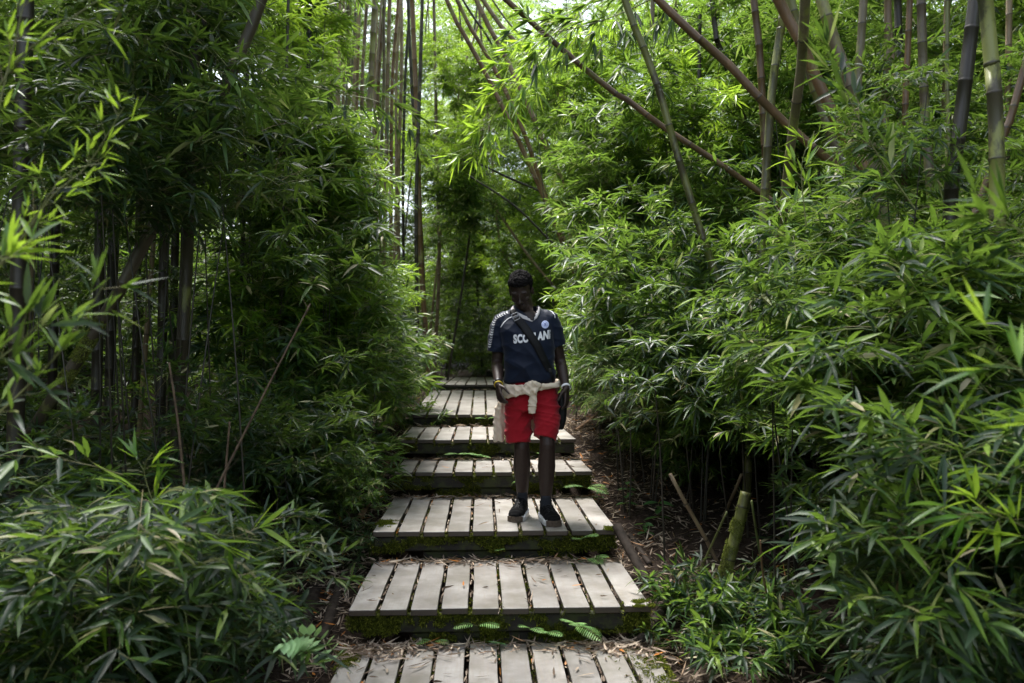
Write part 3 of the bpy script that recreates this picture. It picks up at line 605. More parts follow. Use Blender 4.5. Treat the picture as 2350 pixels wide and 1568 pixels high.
zone(990, 100, 1340, 620, 12, 19, 110, ['fresh', 'mid', 'mid'], 'bamboo foliage hanging over the far path', 'bamboo foliage over the far path', (.45, .75), stuff=True)
zone(1010, 540, 1330, 840, 13, 20, 62, ['mid', 'fresh', 'dark'], 'low bamboo foliage closing the far path behind the man', 'low foliage closing the far path', (.5, .85), stuff=True)
zone(1380, 600, 1950, 860, 5.6, 9, 40, ['mid', 'mid', 'big'], 'leafy bamboo shrub in the middle of the right bank', 'bamboo shrubs of the middle right bank', (.65, 1.0))
zone(1440, 830, 1900, 950, 5.2, 7, 18, ['mid', 'dark', 'mid'], 'low bamboo shrub overhanging the bare soil right of the steps', 'low bamboo shrubs above the bare soil', (.5, .75))
zone(1310, 780, 1470, 890, 6.8, 9, 14, ['mid', 'dark'], 'low bamboo shrub filling the bank just right of the man', 'low shrubs just right of the man', (.4, .65), stuff=True)
zone(1480, 930, 1750, 1060, 5.6, 7, 8, ['dark', 'mid'], 'low dark shrub at the back of the bare soil', 'low shrubs at the back of the bare soil', (.4, .6), stuff=True)
zone(660, 1060, 820, 1240, 4.8, 6.0, 8, ['dark', 'big'], 'low dark shrub beside the lower steps, left', 'low shrubs beside the lower steps', (.3, .45), stuff=True)
zone(1330, 420, 1800, 880, 7.4, 10.5, 46, ['mid', 'mid', 'fresh'], 'bamboo foliage filling the right bank between the nearer shrubs', 'right bank filler', (.6, .95), stuff=True)
zone(1040, 640, 1330, 860, 18, 22, 40, ['mid', 'fresh'], 'low bamboo growth beyond the farthest step', 'x', (.6, .9), stuff=True)
zone(1880, 500, 2450, 640, 4.8, 6.2, 7, ['mid', 'big'], 'bamboo shrub reaching up between the thick culms at the right', 'tall shrubs between the right culms', (.5, .75))
zone(1980, 180, 2450, 430, 4.0, 4.8, 3, ['big', 'mid'], 'bamboo bough before the upright culms at the far right', 'boughs before the right culms', (.45, .65))
shrub(1835, 600, 4.4, 'big', 'leafy bamboo shrub hiding the lower part of the thick grey-tan bamboo', None, .7)
shrub(1775, 760, 4.3, 'mid', 'bamboo shrub below the one hiding the thick grey-tan bamboo', None, .65)
shrub(1800, 900, 4.3, 'big', 'dark green bamboo shrub overhanging the mossy stump', None, .5)
zone(1400, 830, 1520, 920, 5.8, 6.8, 5, ['pale'], 'pale mottled bamboo shrub overhanging the bare soil right of the man', 'pale bamboo shrubs right of the man', (.45, .6))
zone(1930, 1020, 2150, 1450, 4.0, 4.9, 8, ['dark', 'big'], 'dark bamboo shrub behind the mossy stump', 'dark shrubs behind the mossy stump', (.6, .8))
zone(1880, 600, 2500, 950, 3.6, 6, 26, ['big', 'mid', 'mid'], 'bamboo shrub at the right of the photo', 'bamboo shrubs at the right', (.65, .95))
zone(1850, 100, 2500, 520, 6.6, 8.5, 16, ['big', 'mid', 'mid'], 'bamboo foliage between the upright culms of the upper right', 'bamboo foliage of the upper right', (.6, .9), stuff=True)
zone(2150, 1000, 2550, 1700, 2.8, 4.0, 17, ['big', 'dark', 'big'], 'large leaved bamboo shrub in the lower right foreground', 'bamboo shrubs in the lower right foreground', (.65, .95))
def bake(items, name, label, kmat):
    V = []; L = []; T = []; Mi = []; off = 0; rg = np.random.default_rng(len(items)); mats = []
    for kd, c, s in items:
        me = CL[kd][rg.integers(len(CL[kd]))]; mm = me.materials[0]
        if mm not in mats: mats.append(mm)
        nv = len(me.vertices); a = np.empty(nv*3, np.float32); me.vertices.foreach_get('co', a); a = a.reshape(-1, 3)
        li = np.empty(len(me.loops), np.int32); me.loops.foreach_get('vertex_index', li); lt = np.empty(len(me.polygons), np.int32); me.polygons.foreach_get('loop_total', lt)
        mi = np.empty(len(me.polygons), np.int32); me.polygons.foreach_get('material_index', mi); th = rg.uniform(0, 6.28); cc, sn = math.cos(th), math.sin(th)
        V.append((a*s) @ np.array([[cc, -sn, 0], [sn, cc, 0], [0, 0, 1]]).T + c); L.append(li+off); T.append(lt); Mi.append(np.where(mi == 0, mats.index(mm)+1, 0)); off += nv
    V = np.concatenate(V); L = np.concatenate(L); T = np.concatenate(T); Mi = np.concatenate(Mi)
    me = npmesh(name, V, L, np.concatenate([[0], np.cumsum(T)[:-1]]), T, Mi); tag(link(name, me, None, [M['twig']] + mats), label, None, None, 'stuff')
for lb, it in STUFF.items(): bake(it, 'bamboo_undergrowth', 'mass of ' + lb, None)
# ------------------------------------------------------------------ far thicket: one leafy mass
def mass(name, label, n, fn, kinds, scl=(1.2, 2.2), seed=0):
    rg = np.random.default_rng(seed); V = []; L = []; T = []; Mi = []; off = 0; src = []
    for k in kinds:
        for me in CL[k]:
            nv = len(me.vertices); a = np.empty(nv*3, np.float32); me.vertices.foreach_get('co', a)
            li = np.empty(len(me.loops), np.int32); me.loops.foreach_get('vertex_index', li)
            lt = np.empty(len(me.polygons), np.int32); me.polygons.foreach_get('loop_total', lt)
            mi = np.empty(len(me.polygons), np.int32); me.polygons.foreach_get('material_index', mi)
            src.append((a.reshape(-1, 3), li, lt, mi))
    for _ in range(n):
        p = fn(rg); a, li, lt, mi = src[rg.integers(len(src))]; s = rg.uniform(*scl); th = rg.uniform(0, 6.28); c, sn = math.cos(th), math.sin(th)
        Rm = np.array([[c, -sn, 0], [sn, c, 0], [0, 0, 1]])
        V.append((a*s) @ Rm.T + p); L.append(li + off); T.append(lt); Mi.append(mi); off += len(a)
    V = np.concatenate(V); L = np.concatenate(L); T = np.concatenate(T); Mi = np.concatenate(Mi)
    me = npmesh(name, V, L, np.concatenate([[0], np.cumsum(T)[:-1]]), T, Mi)
    tag(link(name, me, None, [M['leaf_fresh' if 'fresh' in kinds[0] else 'leaf'], M['twig']]), label, None, None, 'stuff')
def side_fn(sgn, x0, x1, y0, y1, z0, z1):
    def f(rg):
        y = rg.uniform(y0, y1); x = float(path_x(min(y, 16))) + sgn*rg.uniform(x0, x1); return np.array([x, y, float(ground_z(x, y)) + rg.uniform(z0, z1)])
    return f
mass('bamboo_thicket', 'dense leafy bamboo thicket closing off the left side', 120, side_fn(-1, 6.5, 10, -4, 22, -.2, 6.0), ['far'], seed=1)
mass('bamboo_thicket', 'dense leafy bamboo thicket closing off the right side', 120, side_fn(1, 6.5, 10, -4, 20, -.2, 6.0), ['far'], seed=2)
mass('distant_bamboo', 'distant bamboo foliage beyond the end of the steps', 170, side_fn(1, -9, 11, 24, 34, 0, 13), ['far'], (1.0, 1.8), seed=3)
mass('distant_bamboo', 'bright distant bamboo foliage beyond the end of the steps', 130, side_fn(1, -7, 10, 19, 30, 0, 11), ['farfresh'], (.7, 1.3), seed=4)
mass('bamboo_thicket', 'bamboo undergrowth along the far path', 40, side_fn(-1, 1.6, 4, 10, 20, 0, 2.6), ['far'], (.5, .9), seed=5)
mass('bamboo_thicket', 'bamboo undergrowth right of the far path', 60, side_fn(1, 1.5, 5, 10.5, 20, 0, 3.4), ['far'], (.5, .9), seed=6)
mass('bamboo_thicket', 'unseen bamboo thicket added behind the viewer', 60, side_fn(1, -8, 8, -9, -6, 0, 3), ['far'], seed=7)  # unseen thicket added to block light from behind, kept low for sky fill
# ------------------------------------------------------------------ the man
def sp(sx, sy, y):
    """point at world depth y seen at source pixel (2500-wide photo)"""
    d = y; 
    for _ in range(3):
        p = px(sx/1.06383, sy/1.06383, d); d += (y - p.y)
    return px(sx/1.06383, sy/1.06383, d)
def loft(bm, secs, k=20, power=2.0):
    """secs: list of (centre, axisA*ra, axisB*rb) ; closed with fans"""
    rings = []
    for c, A, B in secs:
        c = Vector(c); ring = []
        for j in range(k):
            a = j*2*math.pi/k; ca, sa = math.cos(a), math.sin(a); e = 2/power
            ring.append(bm.verts.new(c + Vector(A)*(math.copysign(abs(ca)**e, ca)) + Vector(B)*(math.copysign(abs(sa)**e, sa))))
        rings.append(ring)
    for r0, r1 in zip(rings, rings[1:]):
        for j in range(k): bm.faces.new((r0[j], r0[(j+1) % k], r1[(j+1) % k], r1[j]))
    for r, c in ((rings[0], secs[0][0]), (rings[-1], secs[-1][0])):
        v = bm.verts.new(Vector(c)); 
        for j in range(k): bm.faces.new((r[j], r[(j+1) % k], v) if r is rings[-1] else (r[(j+1) % k], r[j], v))
def zsecs(rows):  # horizontal sections (z, cx, cy, rx, ry)
    return [((cx, cy, z), (rx, 0, 0), (0, ry, 0)) for z, cx, cy, rx, ry in rows]
def limb(bm, pts, rad, k=14, flat=1.0, side=None, round_ends=True):
    """tapered round-ended tube through pts; flat scales the second axis"""
    pts = [Vector(p) for p in pts]; n = len(pts)
    dense = catmull(pts, .012 if max((a-b).length for a, b in zip(pts, pts[1:])) < .08 else .03)
    t0 = np.concatenate([[0], np.cumsum([(a-b).length for a, b in zip(pts, pts[1:])])]); dl = np.concatenate([[0], np.cumsum(np.linalg.norm(np.diff(dense, axis=0), axis=1))])
    rr = np.interp(dl/dl[-1], t0/t0[-1], rad); T = nrm(np.gradient(dense, axis=0)); secs = []
    s0 = Vector(side) if side else Vector((1, 0, 0))
    def fr(t):
        t = Vector(t); a = s0 - t*s0.dot(t); a = a.normalized() if a.length > .1 else t.orthogonal().normalized(); return a, t.cross(a)
    if round_ends:
        a, b = fr(T[0]); r = rr[0]
        for q in (.95, .7, .35): c = Vector(dense[0]) - Vector(T[0])*r*q; f = math.sqrt(1-q*q); secs.append((c, a*r*f, b*r*f*flat))
    for p, t, r in zip(dense, T, rr): a, b = fr(t); secs.append((p, a*r, b*r*flat))
    if round_ends:
        a, b = fr(T[-1]); r = rr[-1]
        for q in (.35, .7, .95): c = Vector(dense[-1]) + Vector(T[-1])*r*q; f = math.sqrt(1-q*q); secs.append((c, a*r*f, b*r*f*flat))
    loft(bm, secs, k)
def ball(bm, c, r, rot=None):
    m = Matrix.Translation(c) @ (rot.to_4x4() if rot else Matrix()) @ Matrix.Diagonal((r[0], r[1], r[2], 1))
    bmesh.ops.create_icosphere(bm, subdivisions=3, radius=1, matrix=m)
def fuse(name, bm, voxel, smooth_it, mat, parent, disp=None, cut=None, smooth_f=.5):
    """merge the pieces in bm into one continuous skin"""
    bmesh.ops.recalc_face_normals(bm, faces=bm.faces)
    me = bpy.data.meshes.new(name); bm.to_mesh(me); bm.free(); o = bpy.data.objects.new(name, me); C.objects.link(o)
    m = o.modifiers.new('r', 'REMESH'); m.mode = 'VOXEL'; m.voxel_size = voxel
    if smooth_it: s = o.modifiers.new('s', 'SMOOTH'); s.factor = smooth_f; s.iterations = smooth_it
    dg = bpy.context.evaluated_depsgraph_get(); dg.update()
    ev = o.evaluated_get(dg); me2 = bpy.data.meshes.new_from_object(ev); bpy.data.objects.remove(o); me2.name = name
    if disp:
        nn = [(v.co.copy(), v.normal.copy()) for v in me2.vertices]
        for v, (p, n_) in zip(me2.vertices, nn): v.co = p + n_*disp(p, n_)
    if cut:
        b = bmesh.new(); b.from_mesh(me2); bmesh.ops.delete(b, geom=[v for v in b.verts if cut(v.co)], context='VERTS'); b.to_mesh(me2); b.free()
    me2.materials.clear(); me2.polygons.foreach_set('use_smooth', [True]*len(me2.polygons))
    return link(name, me2, parent, [mat])
PY = 5.55
man = empty('person', (.14, 5.56, .376))
tag(man, 'man in navy football shirt and red shorts walking down the plank steps, head bent', 'person')
ORG = Vector(man.location)
def homed(o):
    """mesh was made in world coordinates: shift it into the man's frame"""
    o.data.transform(Matrix.Translation(-ORG)); return o
M['skin'] = plain('dark skin', (.030, .018, .014), .5, .32, .15, 60)
M['hair'] = plain('black hair', (.006, .005, .005), .9, .1, .4, 200)
def cloth(name, col, rough=.75, sheen=.0, weave=900, var=.1):
    m, nt, out = nodes(name); b = pbsdf(nt, out, rough, .3); n = noise_n(nt, 12, 3, objco(nt)); wv = noise_n(nt, weave, 1, objco(nt))
    nt.links.new(ramp(nt, [(.3, tuple(x*(1-var) for x in col)), (.7, tuple(min(1, x*(1+var)) for x in col))], n.outputs[0]).outputs[0], b.inputs[0])
    b.inputs['Sheen Weight'].default_value = sheen; b.inputs['Specular IOR Level'].default_value = .18; bump(nt, b, wv.outputs[0], .15, .001); return m
M['navy'] = cloth('navy jersey', (.0032, .0075, .021), .6, .1)
M['red'] = cloth('red cotton', (.27, .006, .013), .85, .1)
M['cream'] = cloth('cream sweatshirt', (.62, .52, .40), .85, .2)
M['white'] = cloth('white print', (.75, .75, .77), .6)
M['collar'] = cloth('pale grey collar', (.50, .47, .47), .7)
M['sock'] = cloth('charcoal ribbed sock', (.022, .025, .032), .9)
M['shoe'] = cloth('black shoe mesh', (.003, .003, .0034), .9, 0, 400)
M['sole'] = plain('dirty white sole', (.66, .65, .64), .5, .3, .2, 25)
M['mud'] = plain('muddy toe rubber', (.09, .068, .05), .9, .2, .4, 60)
M['strap'] = cloth('black nylon strap', (.007, .007, .008), .55)
M['metal'] = plain('dark metal buckle', (.30, .30, .32), .3, .6, .1)
M['yellow'] = plain('yellow rubber', (.55, .40, .03), .5)
M['black'] = plain('black plastic', (.01, .01, .011), .35)
# ---- body: one continuous skin
bm = bmesh.new()
loft(bm, zsecs([(1.19, .135, 5.58, .12, .09), (1.28, .135, 5.58, .15, .10), (1.42, .13, 5.57, .135, .095), (1.55, .115, 5.57, .15, .105), (1.66, .10, 5.58, .165, .105), (1.745, .093, 5.585, .165, .088), (1.79, .092, 5.59, .11, .07), (1.82, .09, 5.585, .07, .06)]), 24)
limb(bm, [(.090, 5.60, 1.78), (.085, 5.575, 1.85), (.074, 5.54, 1.92)], [.066, .062, .062])
EL = Vector((-.105, 5.61, 1.465)); WL = sp(1217, 941, 5.40)
limb(bm, [(-.055, 5.59, 1.745), (-.088, 5.60, 1.62), EL, EL.lerp(WL, .3), EL.lerp(WL, .65), WL], [.058, .049, .040, .042, .035, .0255], side=(1, 0, 0))
ER = Vector((.340, 5.64, 1.475)); WR = sp(1382, 948, 5.49)
limb(bm, [(.252, 5.59, 1.752), (.300, 5.61, 1.62), ER, ER.lerp(WR, .3), ER.lerp(WR, .65), WR], [.058, .049, .040, .041, .034, .0255], side=(1, 0, 0))
KL = Vector((.068, 5.545, .875)); AL = Vector((.074, 5.675, .47)); KR = Vector((.240, 5.455, .885)); AR = Vector((.232, 5.50, .465))
for H, K, A in ((Vector((.060, 5.59, 1.24)), KL, AL), (Vector((.212, 5.59, 1.24)), KR, AR)):
    limb(bm, [H, H.lerp(K, .45), K + Vector((0, 0, .05)), K, K.lerp(A, .14)], [.078, .064, .050, .054, .051])
    cb = Vector((0, .018, 0))
    limb(bm, [K.lerp(A, .05), K.lerp(A, .32) + cb, K.lerp(A, .6) + cb*.5, K.lerp(A, .9), A + Vector((0, .01, -.04))], [.054, .062, .050, .036, .037])
    ball(bm, K + Vector((0, -.028, 0)), (.036, .028, .042))
# head
HC = Vector((.063, 5.515, 1.965)); HR = (Matrix.Rotation(R(-9), 3, 'Z') @ Matrix.Rotation(R(33), 3, 'X') @ Matrix.Rotation(R(-4), 3, 'Y'))
# head frame: x = image right, -y = face direction, z = crown
def hp(x, y, z): return HC + HR @ Vector((x, y, z))
def hball(x, y, z, rx, ry, rz, ax=0): ball(bm, hp(x, y, z), (rx, ry, rz), HR @ Matrix.Rotation(R(ax), 3, 'X'))
hball(0, .012, .032, .077, .096, .088)            # skull
hball(0, -.030, -.005, .066, .062, .085)          # face mass
loft(bm, [(hp(0, -.052, -.128), HR @ Vector((.018, 0, 0)), HR @ Vector((0, .014, 0))), (hp(0, -.046, -.118), HR @ Vector((.036, 0, 0)), HR @ Vector((0, .036, 0))), (hp(0, -.030, -.090), HR @ Vector((.053, 0, 0)), HR @ Vector((0, .055, 0))), (hp(0, -.018, -.05), HR @ Vector((.064, 0, 0)), HR @ Vector((0, .068, 0))), (hp(0, -.01, 0), HR @ Vector((.068, 0, 0)), HR @ Vector((0, .072, 0)))], 20)
for s in (-1, 1):
    hball(s*.028, -.078, .020, .028, .012, .009)  # brow
    hball(s*.038, -.062, -.034, .026, .022, .024) # cheekbone
    hball(s*.029, -.074, -.002, .015, .011, .009)  # lowered eyelid
    hball(s*.079, .006, -.012, .009, .018, .032)  # ear
    hball(s*.014, -.098, -.046, .010, .010, .008) # nostril wing
limb(bm, [hp(0, -.086, .010), hp(0, -.100, -.020), hp(0, -.113, -.042)], [.009, .010, .014])
limb(bm, [hp(-.022, -.087, -.073), hp(0, -.098, -.071), hp(.022, -.087, -.073)], [.006, .0085, .006])
limb(bm, [hp(-.020, -.085, -.086), hp(0, -.096, -.087), hp(.020, -.085, -.086)], [.006, .0095, .006])
# hands
def hand(bm, wrist, along, back, thumb_side, size=1.0, curl=(.3, .35, .3)):
    """along: wrist to knuckles; back: out of the back of the hand; thumb_side: towards the thumb"""
    a = Vector(along).normalized(); b = (Vector(back) - a*Vector(back).dot(a)).normalized(); t = a.cross(b); t = t if t.dot(Vector(thumb_side)) > 0 else -t
    W = Vector(wrist); s = size
    for q, r in ((-.030, .0125), (-.010, .0135), (.010, .0135), (.028, .0125)):
        limb(bm, [W + a*.005*s + t*q*.6*s, W + a*.045*s + t*q*.9*s, W + a*.085*s + t*q*s], [r*s, (r+.001)*s, (r-.002)*s], k=10)
    for i, (q, L) in enumerate(((.0315, .072), (.0105, .080), (-.0105, .074), (-.0315, .058))):
        p = W + a*.088*s + t*q*s; d = a + t*q*3.2; d.normalize(); pts = [p - a*.012*s]; ang = 0
        for sg, cu in zip((.44, .30, .26), curl):
            ang += cu*(1 + .22*i); dd = d*math.cos(ang) - b*math.sin(ang); pts.append(pts[-1] + dd*(L*sg + (.012 if sg == .44 else 0))*s)
        limb(bm, pts, [.0095*s, .0088*s, .0080*s, .0065*s], k=10)
    p0 = W + a*.018*s + t*.026*s - b*.004*s
    d1 = (a*.62 + t*.72 - b*.35).normalized(); d2 = (a*.9 + t*.30 - b*.45).normalized()
    limb(bm, [p0, p0 + d1*.042*s, p0 + d1*.042*s + d2*.034*s, p0 + d1*.042*s + d2*.060*s], [.0135*s, .011*s, .0095*s, .007*s], k=10)
hand(bm, WL, (.10, -.42, -.88), (-.85, -.35, .1), (.55, -.75, .1), .93, (.25, .45, .4))
hand(bm, WR, (.05, -.15, -.98), (.92, -.38, 0), (-.3, -.9, 0), .93, (.12, .35, .3))
body = homed(fuse('body', bm, .0042, 4, M['skin'], man))
# ---- hair
bm = bmesh.new(); 
ball(bm, hp(0, .020, .047), (.083, .099, .088), HR)
ball(bm, hp(0, -.035, .078), (.066, .052, .046), HR)
HI = HR.inverted()
def hair_cut(co):
    l = HI @ (co - HC); return (l.z < -.035 + max(0, (l.y - .0))*-.4) or (l.y < -.03 and l.z < .060 - (l.y+.03)*.1) or (abs(l.x) > .06 and l.y < .03 and l.z < .0)
hair = fuse('hair', bm, .004, 1, M['hair'], man, disp=lambda p, n_: .007*noise.noise(p*75) + .005*noise.noise(p*160) + .002, cut=hair_cut); homed(hair)
# ---- shirt
bm = bmesh.new()
loft(bm, zsecs([(1.318, .125, 5.57, .168, .118), (1.335, .125, 5.57, .180, .130), (1.38, .125, 5.565, .182, .134), (1.46, .122, 5.565, .176, .130), (1.57, .115, 5.565, .182, .133), (1.67, .100, 5.572, .193, .130), (1.73, .097, 5.58, .198, .116), (1.78, .100, 5.585, .176, .098), (1.815, .100, 5.585, .140, .082), (1.845, .097, 5.582, .106, .072), (1.872, .093, 5.58, .086, .066)]), 36, 2.3)
limb(bm, [(-.015, 5.588, 1.765), (-.065, 5.592, 1.745), (-.095, 5.597, 1.66), (-.113, 5.60, 1.535)], [.062, .076, .071, .064], k=20, round_ends=False)
limb(bm, [(.195, 5.588, 1.780), (.252, 5.592, 1.757), (.292, 5.602, 1.67), (.318, 5.61, 1.575)], [.062, .076, .072, .066], k=20, round_ends=False)
def fold(p, dirs, amp):
    s = 0
    for (dx, dz, f, ph, sharp) in dirs:
        q = (p.x*dx + p.z*dz)*f + ph + 1.6*noise.noise(Vector((p.x*5+ph, p.y*5, p.z*5))); w_ = 1 - abs(math.sin(q)); s += (w_**sharp - .35)*max(0, noise.noise(Vector((p.x*4+ph*3, p.y*4, p.z*4))) + .35)
    return s*amp
def shirt_disp(p, n_):
    low = max(0, min(1, (1.62-p.z)/.2)); d = fold(p, [(.35, 1, 26, .5, 1.3), (-.6, 1, 24, 2.1, 1.5), (.9, .6, 20, 4.0, 1.4)], .015)*(.35 + .9*low)
    if abs(p.x-.1) > .19: d += fold(p, [(.2, 1, 40, 1.1, 2)], .008)
    return d + .004*noise.noise(p*9)
VN = [sp(1248, 740, 5.5), sp(1298, 781, 5.46), sp(1318, 735, 5.5)]
def in_v(p):
    if p.y > 5.56: return p.z > 1.862
    a = VN[1]
    if p.z < a.z: return False
    t = min(1, (p.z - a.z)/(1.87 - a.z)); return (a.x - .125*t**1.15) < p.x < (a.x + .046*t**.7)
shirt = fuse('shirt', bm, .0055, 6, M['navy'], man, disp=shirt_disp, cut=in_v)
SB = BVHTree.FromObject(shirt, bpy.context.evaluated_depsgraph_get()) if False else None
def bvh_of(me):
    return BVHTree.FromPolygons([v.co.copy() for v in me.vertices], [tuple(p.vertices) for p in me.polygons])
SB = bvh_of(shirt.data)
def hit(sx, sy, tree=None, off=.002):
    d = (sp(sx, sy, 5.5) - CAM).normalized(); r = (tree or SB).ray_cast(CAM, d)
    if r[0] is None: return None
    return r[0] - d*off
def ribbon(name, path, width, tree, off, mat, parent, thick=.0012, n_sub=3, ends=None, taper=None):
    """a band laid over the cloth along source pixels; width in pixels"""
    P = []; path = [Vector((a, b)) for a, b in path]; dense = []
    for a, b in zip(path, path[1:]):
        k = max(1, int((b-a).length/2.5)); dense += [a.lerp(b, i/k) for i in range(k)]
    dense.append(path[-1]); bm = bmesh.new(); rows = []; last = None
    for i, p in enumerate(dense):
        t = (dense[min(i+1, len(dense)-1)] - dense[max(i-1, 0)]).normalized(); nn = Vector((-t.y, t.x)); wd = width*(taper(i/len(dense)) if taper else 1)
        row = []
        for j in range(n_sub+1):
            q = p + nn*wd*(j/n_sub-.5); h = hit(q.x, q.y, tree, off)
            if h is None: h = last
            if h is None: h = sp(q.x, q.y, 5.45)
            last = h; row.append(h)
        rows.append(row)
    A = [[bm.verts.new(h) for h in r] for r in rows]; Bv = [[bm.verts.new(h + Vector((0, thick, 0))) for h in r] for r in rows]
    for i in range(len(A)-1):
        for j in range(n_sub):
            bm.faces.new((A[i][j], A[i+1][j], A[i+1][j+1], A[i][j+1])); bm.faces.new((Bv[i][j], Bv[i][j+1], Bv[i+1][j+1], Bv[i+1][j]))
        bm.faces.new((A[i][0], Bv[i][0], Bv[i+1][0], A[i+1][0])); bm.faces.new((A[i][-1], A[i+1][-1], Bv[i+1][-1], Bv[i][-1]))
    bm.faces.new([A[0][j] for j in range(n_sub+1)] + [Bv[0][j] for j in range(n_sub, -1, -1)]); bm.faces.new([A[-1][j] for j in range(n_sub, -1, -1)] + [Bv[-1][j] for j in range(n_sub+1)])
    bmesh.ops.recalc_face_normals(bm, faces=bm.faces)
    return homed(bm_obj(name, bm, parent, mat, True))
def z1(x, y): return (1150 + x/4.2367, 630 + y/4.2367)
# text on the chest: vertices cast on the cloth
def flat_to_cloth(me, fn, name, mat, off=.0025, clip=None):
    b = bmesh.new(); b.from_mesh(me)
    for _ in range(3):
        es = [e for e in b.edges if e.calc_length() > .12]
        if es: bmesh.ops.subdivide_edges(b, edges=es, cuts=1); bmesh.ops.triangulate(b, faces=b.faces)
    for v in b.verts:
        sx, sy = fn(v.co.x, v.co.y); h = hit(sx, sy, SB, off); v.co = h if h else sp(sx, sy, 5.45)
    if clip: bmesh.ops.delete(b, geom=[v for v in b.verts if clip(v.co)], context='VERTS')
    m2 = bpy.data.meshes.new(name); b.to_mesh(m2); b.free(); return homed(link(name, m2, shirt, [mat]))
def text_mesh(s, bold=.035):
    cu = bpy.data.curves.new('t', 'FONT'); cu.body = s; cu.size = 1; cu.offset = bold; cu.resolution_u = 3; cu.space_character = 1.08
    o = bpy.data.objects.new('t', cu); C.objects.link(o); bpy.context.view_layer.update(); dg = bpy.context.evaluated_depsgraph_get()
    me = bpy.data.meshes.new_from_object(o.evaluated_get(dg)); bpy.data.objects.remove(o); return me
tm = text_mesh('SCOTLAND', .055); xs = [v.co.x for v in tm.vertices]; ys = [v.co.y for v in tm.vertices]; x0, x1 = min(xs), max(xs); h0 = max(ys)
def tfn(x, y):
    t = (x-x0)/(x1-x0); bx = 440 + t*425; by = 880 - 62*t + 10*math.sin(t*math.pi); return z1(bx + (y/h0)*-10*(0.5-t), by - (y/h0)*88)
flat_to_cloth(tm, tfn, 'lettering', M['white'], clip=lambda c: c.x > sp(*z1(824, 780), 5.45).x)
# crest
bm = bmesh.new(); bmesh.ops.create_circle(bm, cap_ends=True, cap_tris=True, segments=24, radius=1); bmesh.ops.subdivide_edges(bm, edges=bm.edges, cuts=1)
me = bpy.data.meshes.new('crest'); bm.to_mesh(me); bm.free()
M['crest'] = cloth('pale blue crest', (.50, .55, .78), .6)
M['crest_dark'] = cloth('dark blue crest mark', (.05, .07, .25), .6)
flat_to_cloth(me, lambda x, y: z1(767 + x*39, 688 - y*41), 'crest', M['crest'])
bm = bmesh.new()
for k in range(9):      # ring and rampant figure strokes reduced to small marks
    a = k/9*6.28; p = Vector((math.cos(a)*.62, math.sin(a)*.62, 0)); q = Vector((math.cos(a+.35)*.62, math.sin(a+.35)*.62, 0)); n_ = Vector((p.y, -p.x, 0)).cross(Vector((0, 0, 1)))*.12
    bm.faces.new([bm.verts.new(v) for v in (p, q, q*1.14, p*1.14)])
for a, b_, c in (((-.25, -.35), (.05, -.30), (-.05, .1)), ((-.1, -.1), (.30, .05), (.1, .35)), ((-.3, .1), (.0, .05), (-.1, .40)), ((.1, -.4), (.32, -.38), (.2, -.05))):
    bm.faces.new([bm.verts.new((*q, 0)) for q in (a, b_, c)])
me = bpy.data.meshes.new('crest_mark'); bm.to_mesh(me); bm.free()
flat_to_cloth(me, lambda x, y: z1(767 + x*39, 688 - y*41), 'crest_mark', M['crest_dark'], .0035)
# white piping on the shoulders
ribbon('piping', [z1(*p) for p in ((425, 608), (380, 630), (340, 668), (305, 718))], 2.2, SB, .002, M['white'], shirt, n_sub=1)
ribbon('piping', [z1(*p) for p in ((712, 520), (780, 530), (838, 556), (866, 590), (870, 622))], 2.0, SB, .002, M['white'], shirt, n_sub=1)
ribbon('piping', [z1(*p) for p in ((240, 935), (345, 990))], 1.0, SB, .001, M['navy'], shirt, n_sub=1)
# collar
ribbon('collar', [z1(*p) for p in ((418, 500), (425, 530), (470, 575), (540, 610), (628, 642), (668, 610), (690, 570), (700, 520), (680, 478), (650, 462))], 8.5, SB, .003, M['collar'], shirt, .002)
# sleeve chevrons
cp = [(370, 560), (345, 572), (322, 583), (300, 593), (278, 604), (258, 620), (243, 640), (233, 664), (227, 690), (222, 716), (218, 742), (214, 768), (210, 794), (205, 820), (200, 846), (196, 870), (191, 894), (187, 918)]
bm = bmesh.new()
for i, p in enumerate(cp):
    q = cp[min(i+1, len(cp)-1)]; o_ = cp[max(i-1, 0)]; t = Vector((q[0]-o_[0], q[1]-o_[1])).normalized(); nn = Vector((-t.y, t.x)); c = Vector(p) + nn*-2
    for s in (-1, 1):
        pts = [c + t*9, c + t*1, c + nn*s*15 - t*9, c + nn*s*15 - t*1]; pts = [pts[0], pts[1], pts[2], pts[3]]
        hs = [hit(*z1(*w_), SB, .0025) or hit(*z1(w_.x+8, w_.y+3), SB, .0025) for w_ in pts]
        if all(hs): bm.faces.new([bm.verts.new(h) for h in hs])
homed(bm_obj('chevrons', bm, shirt, M['white']))
homed(shirt)
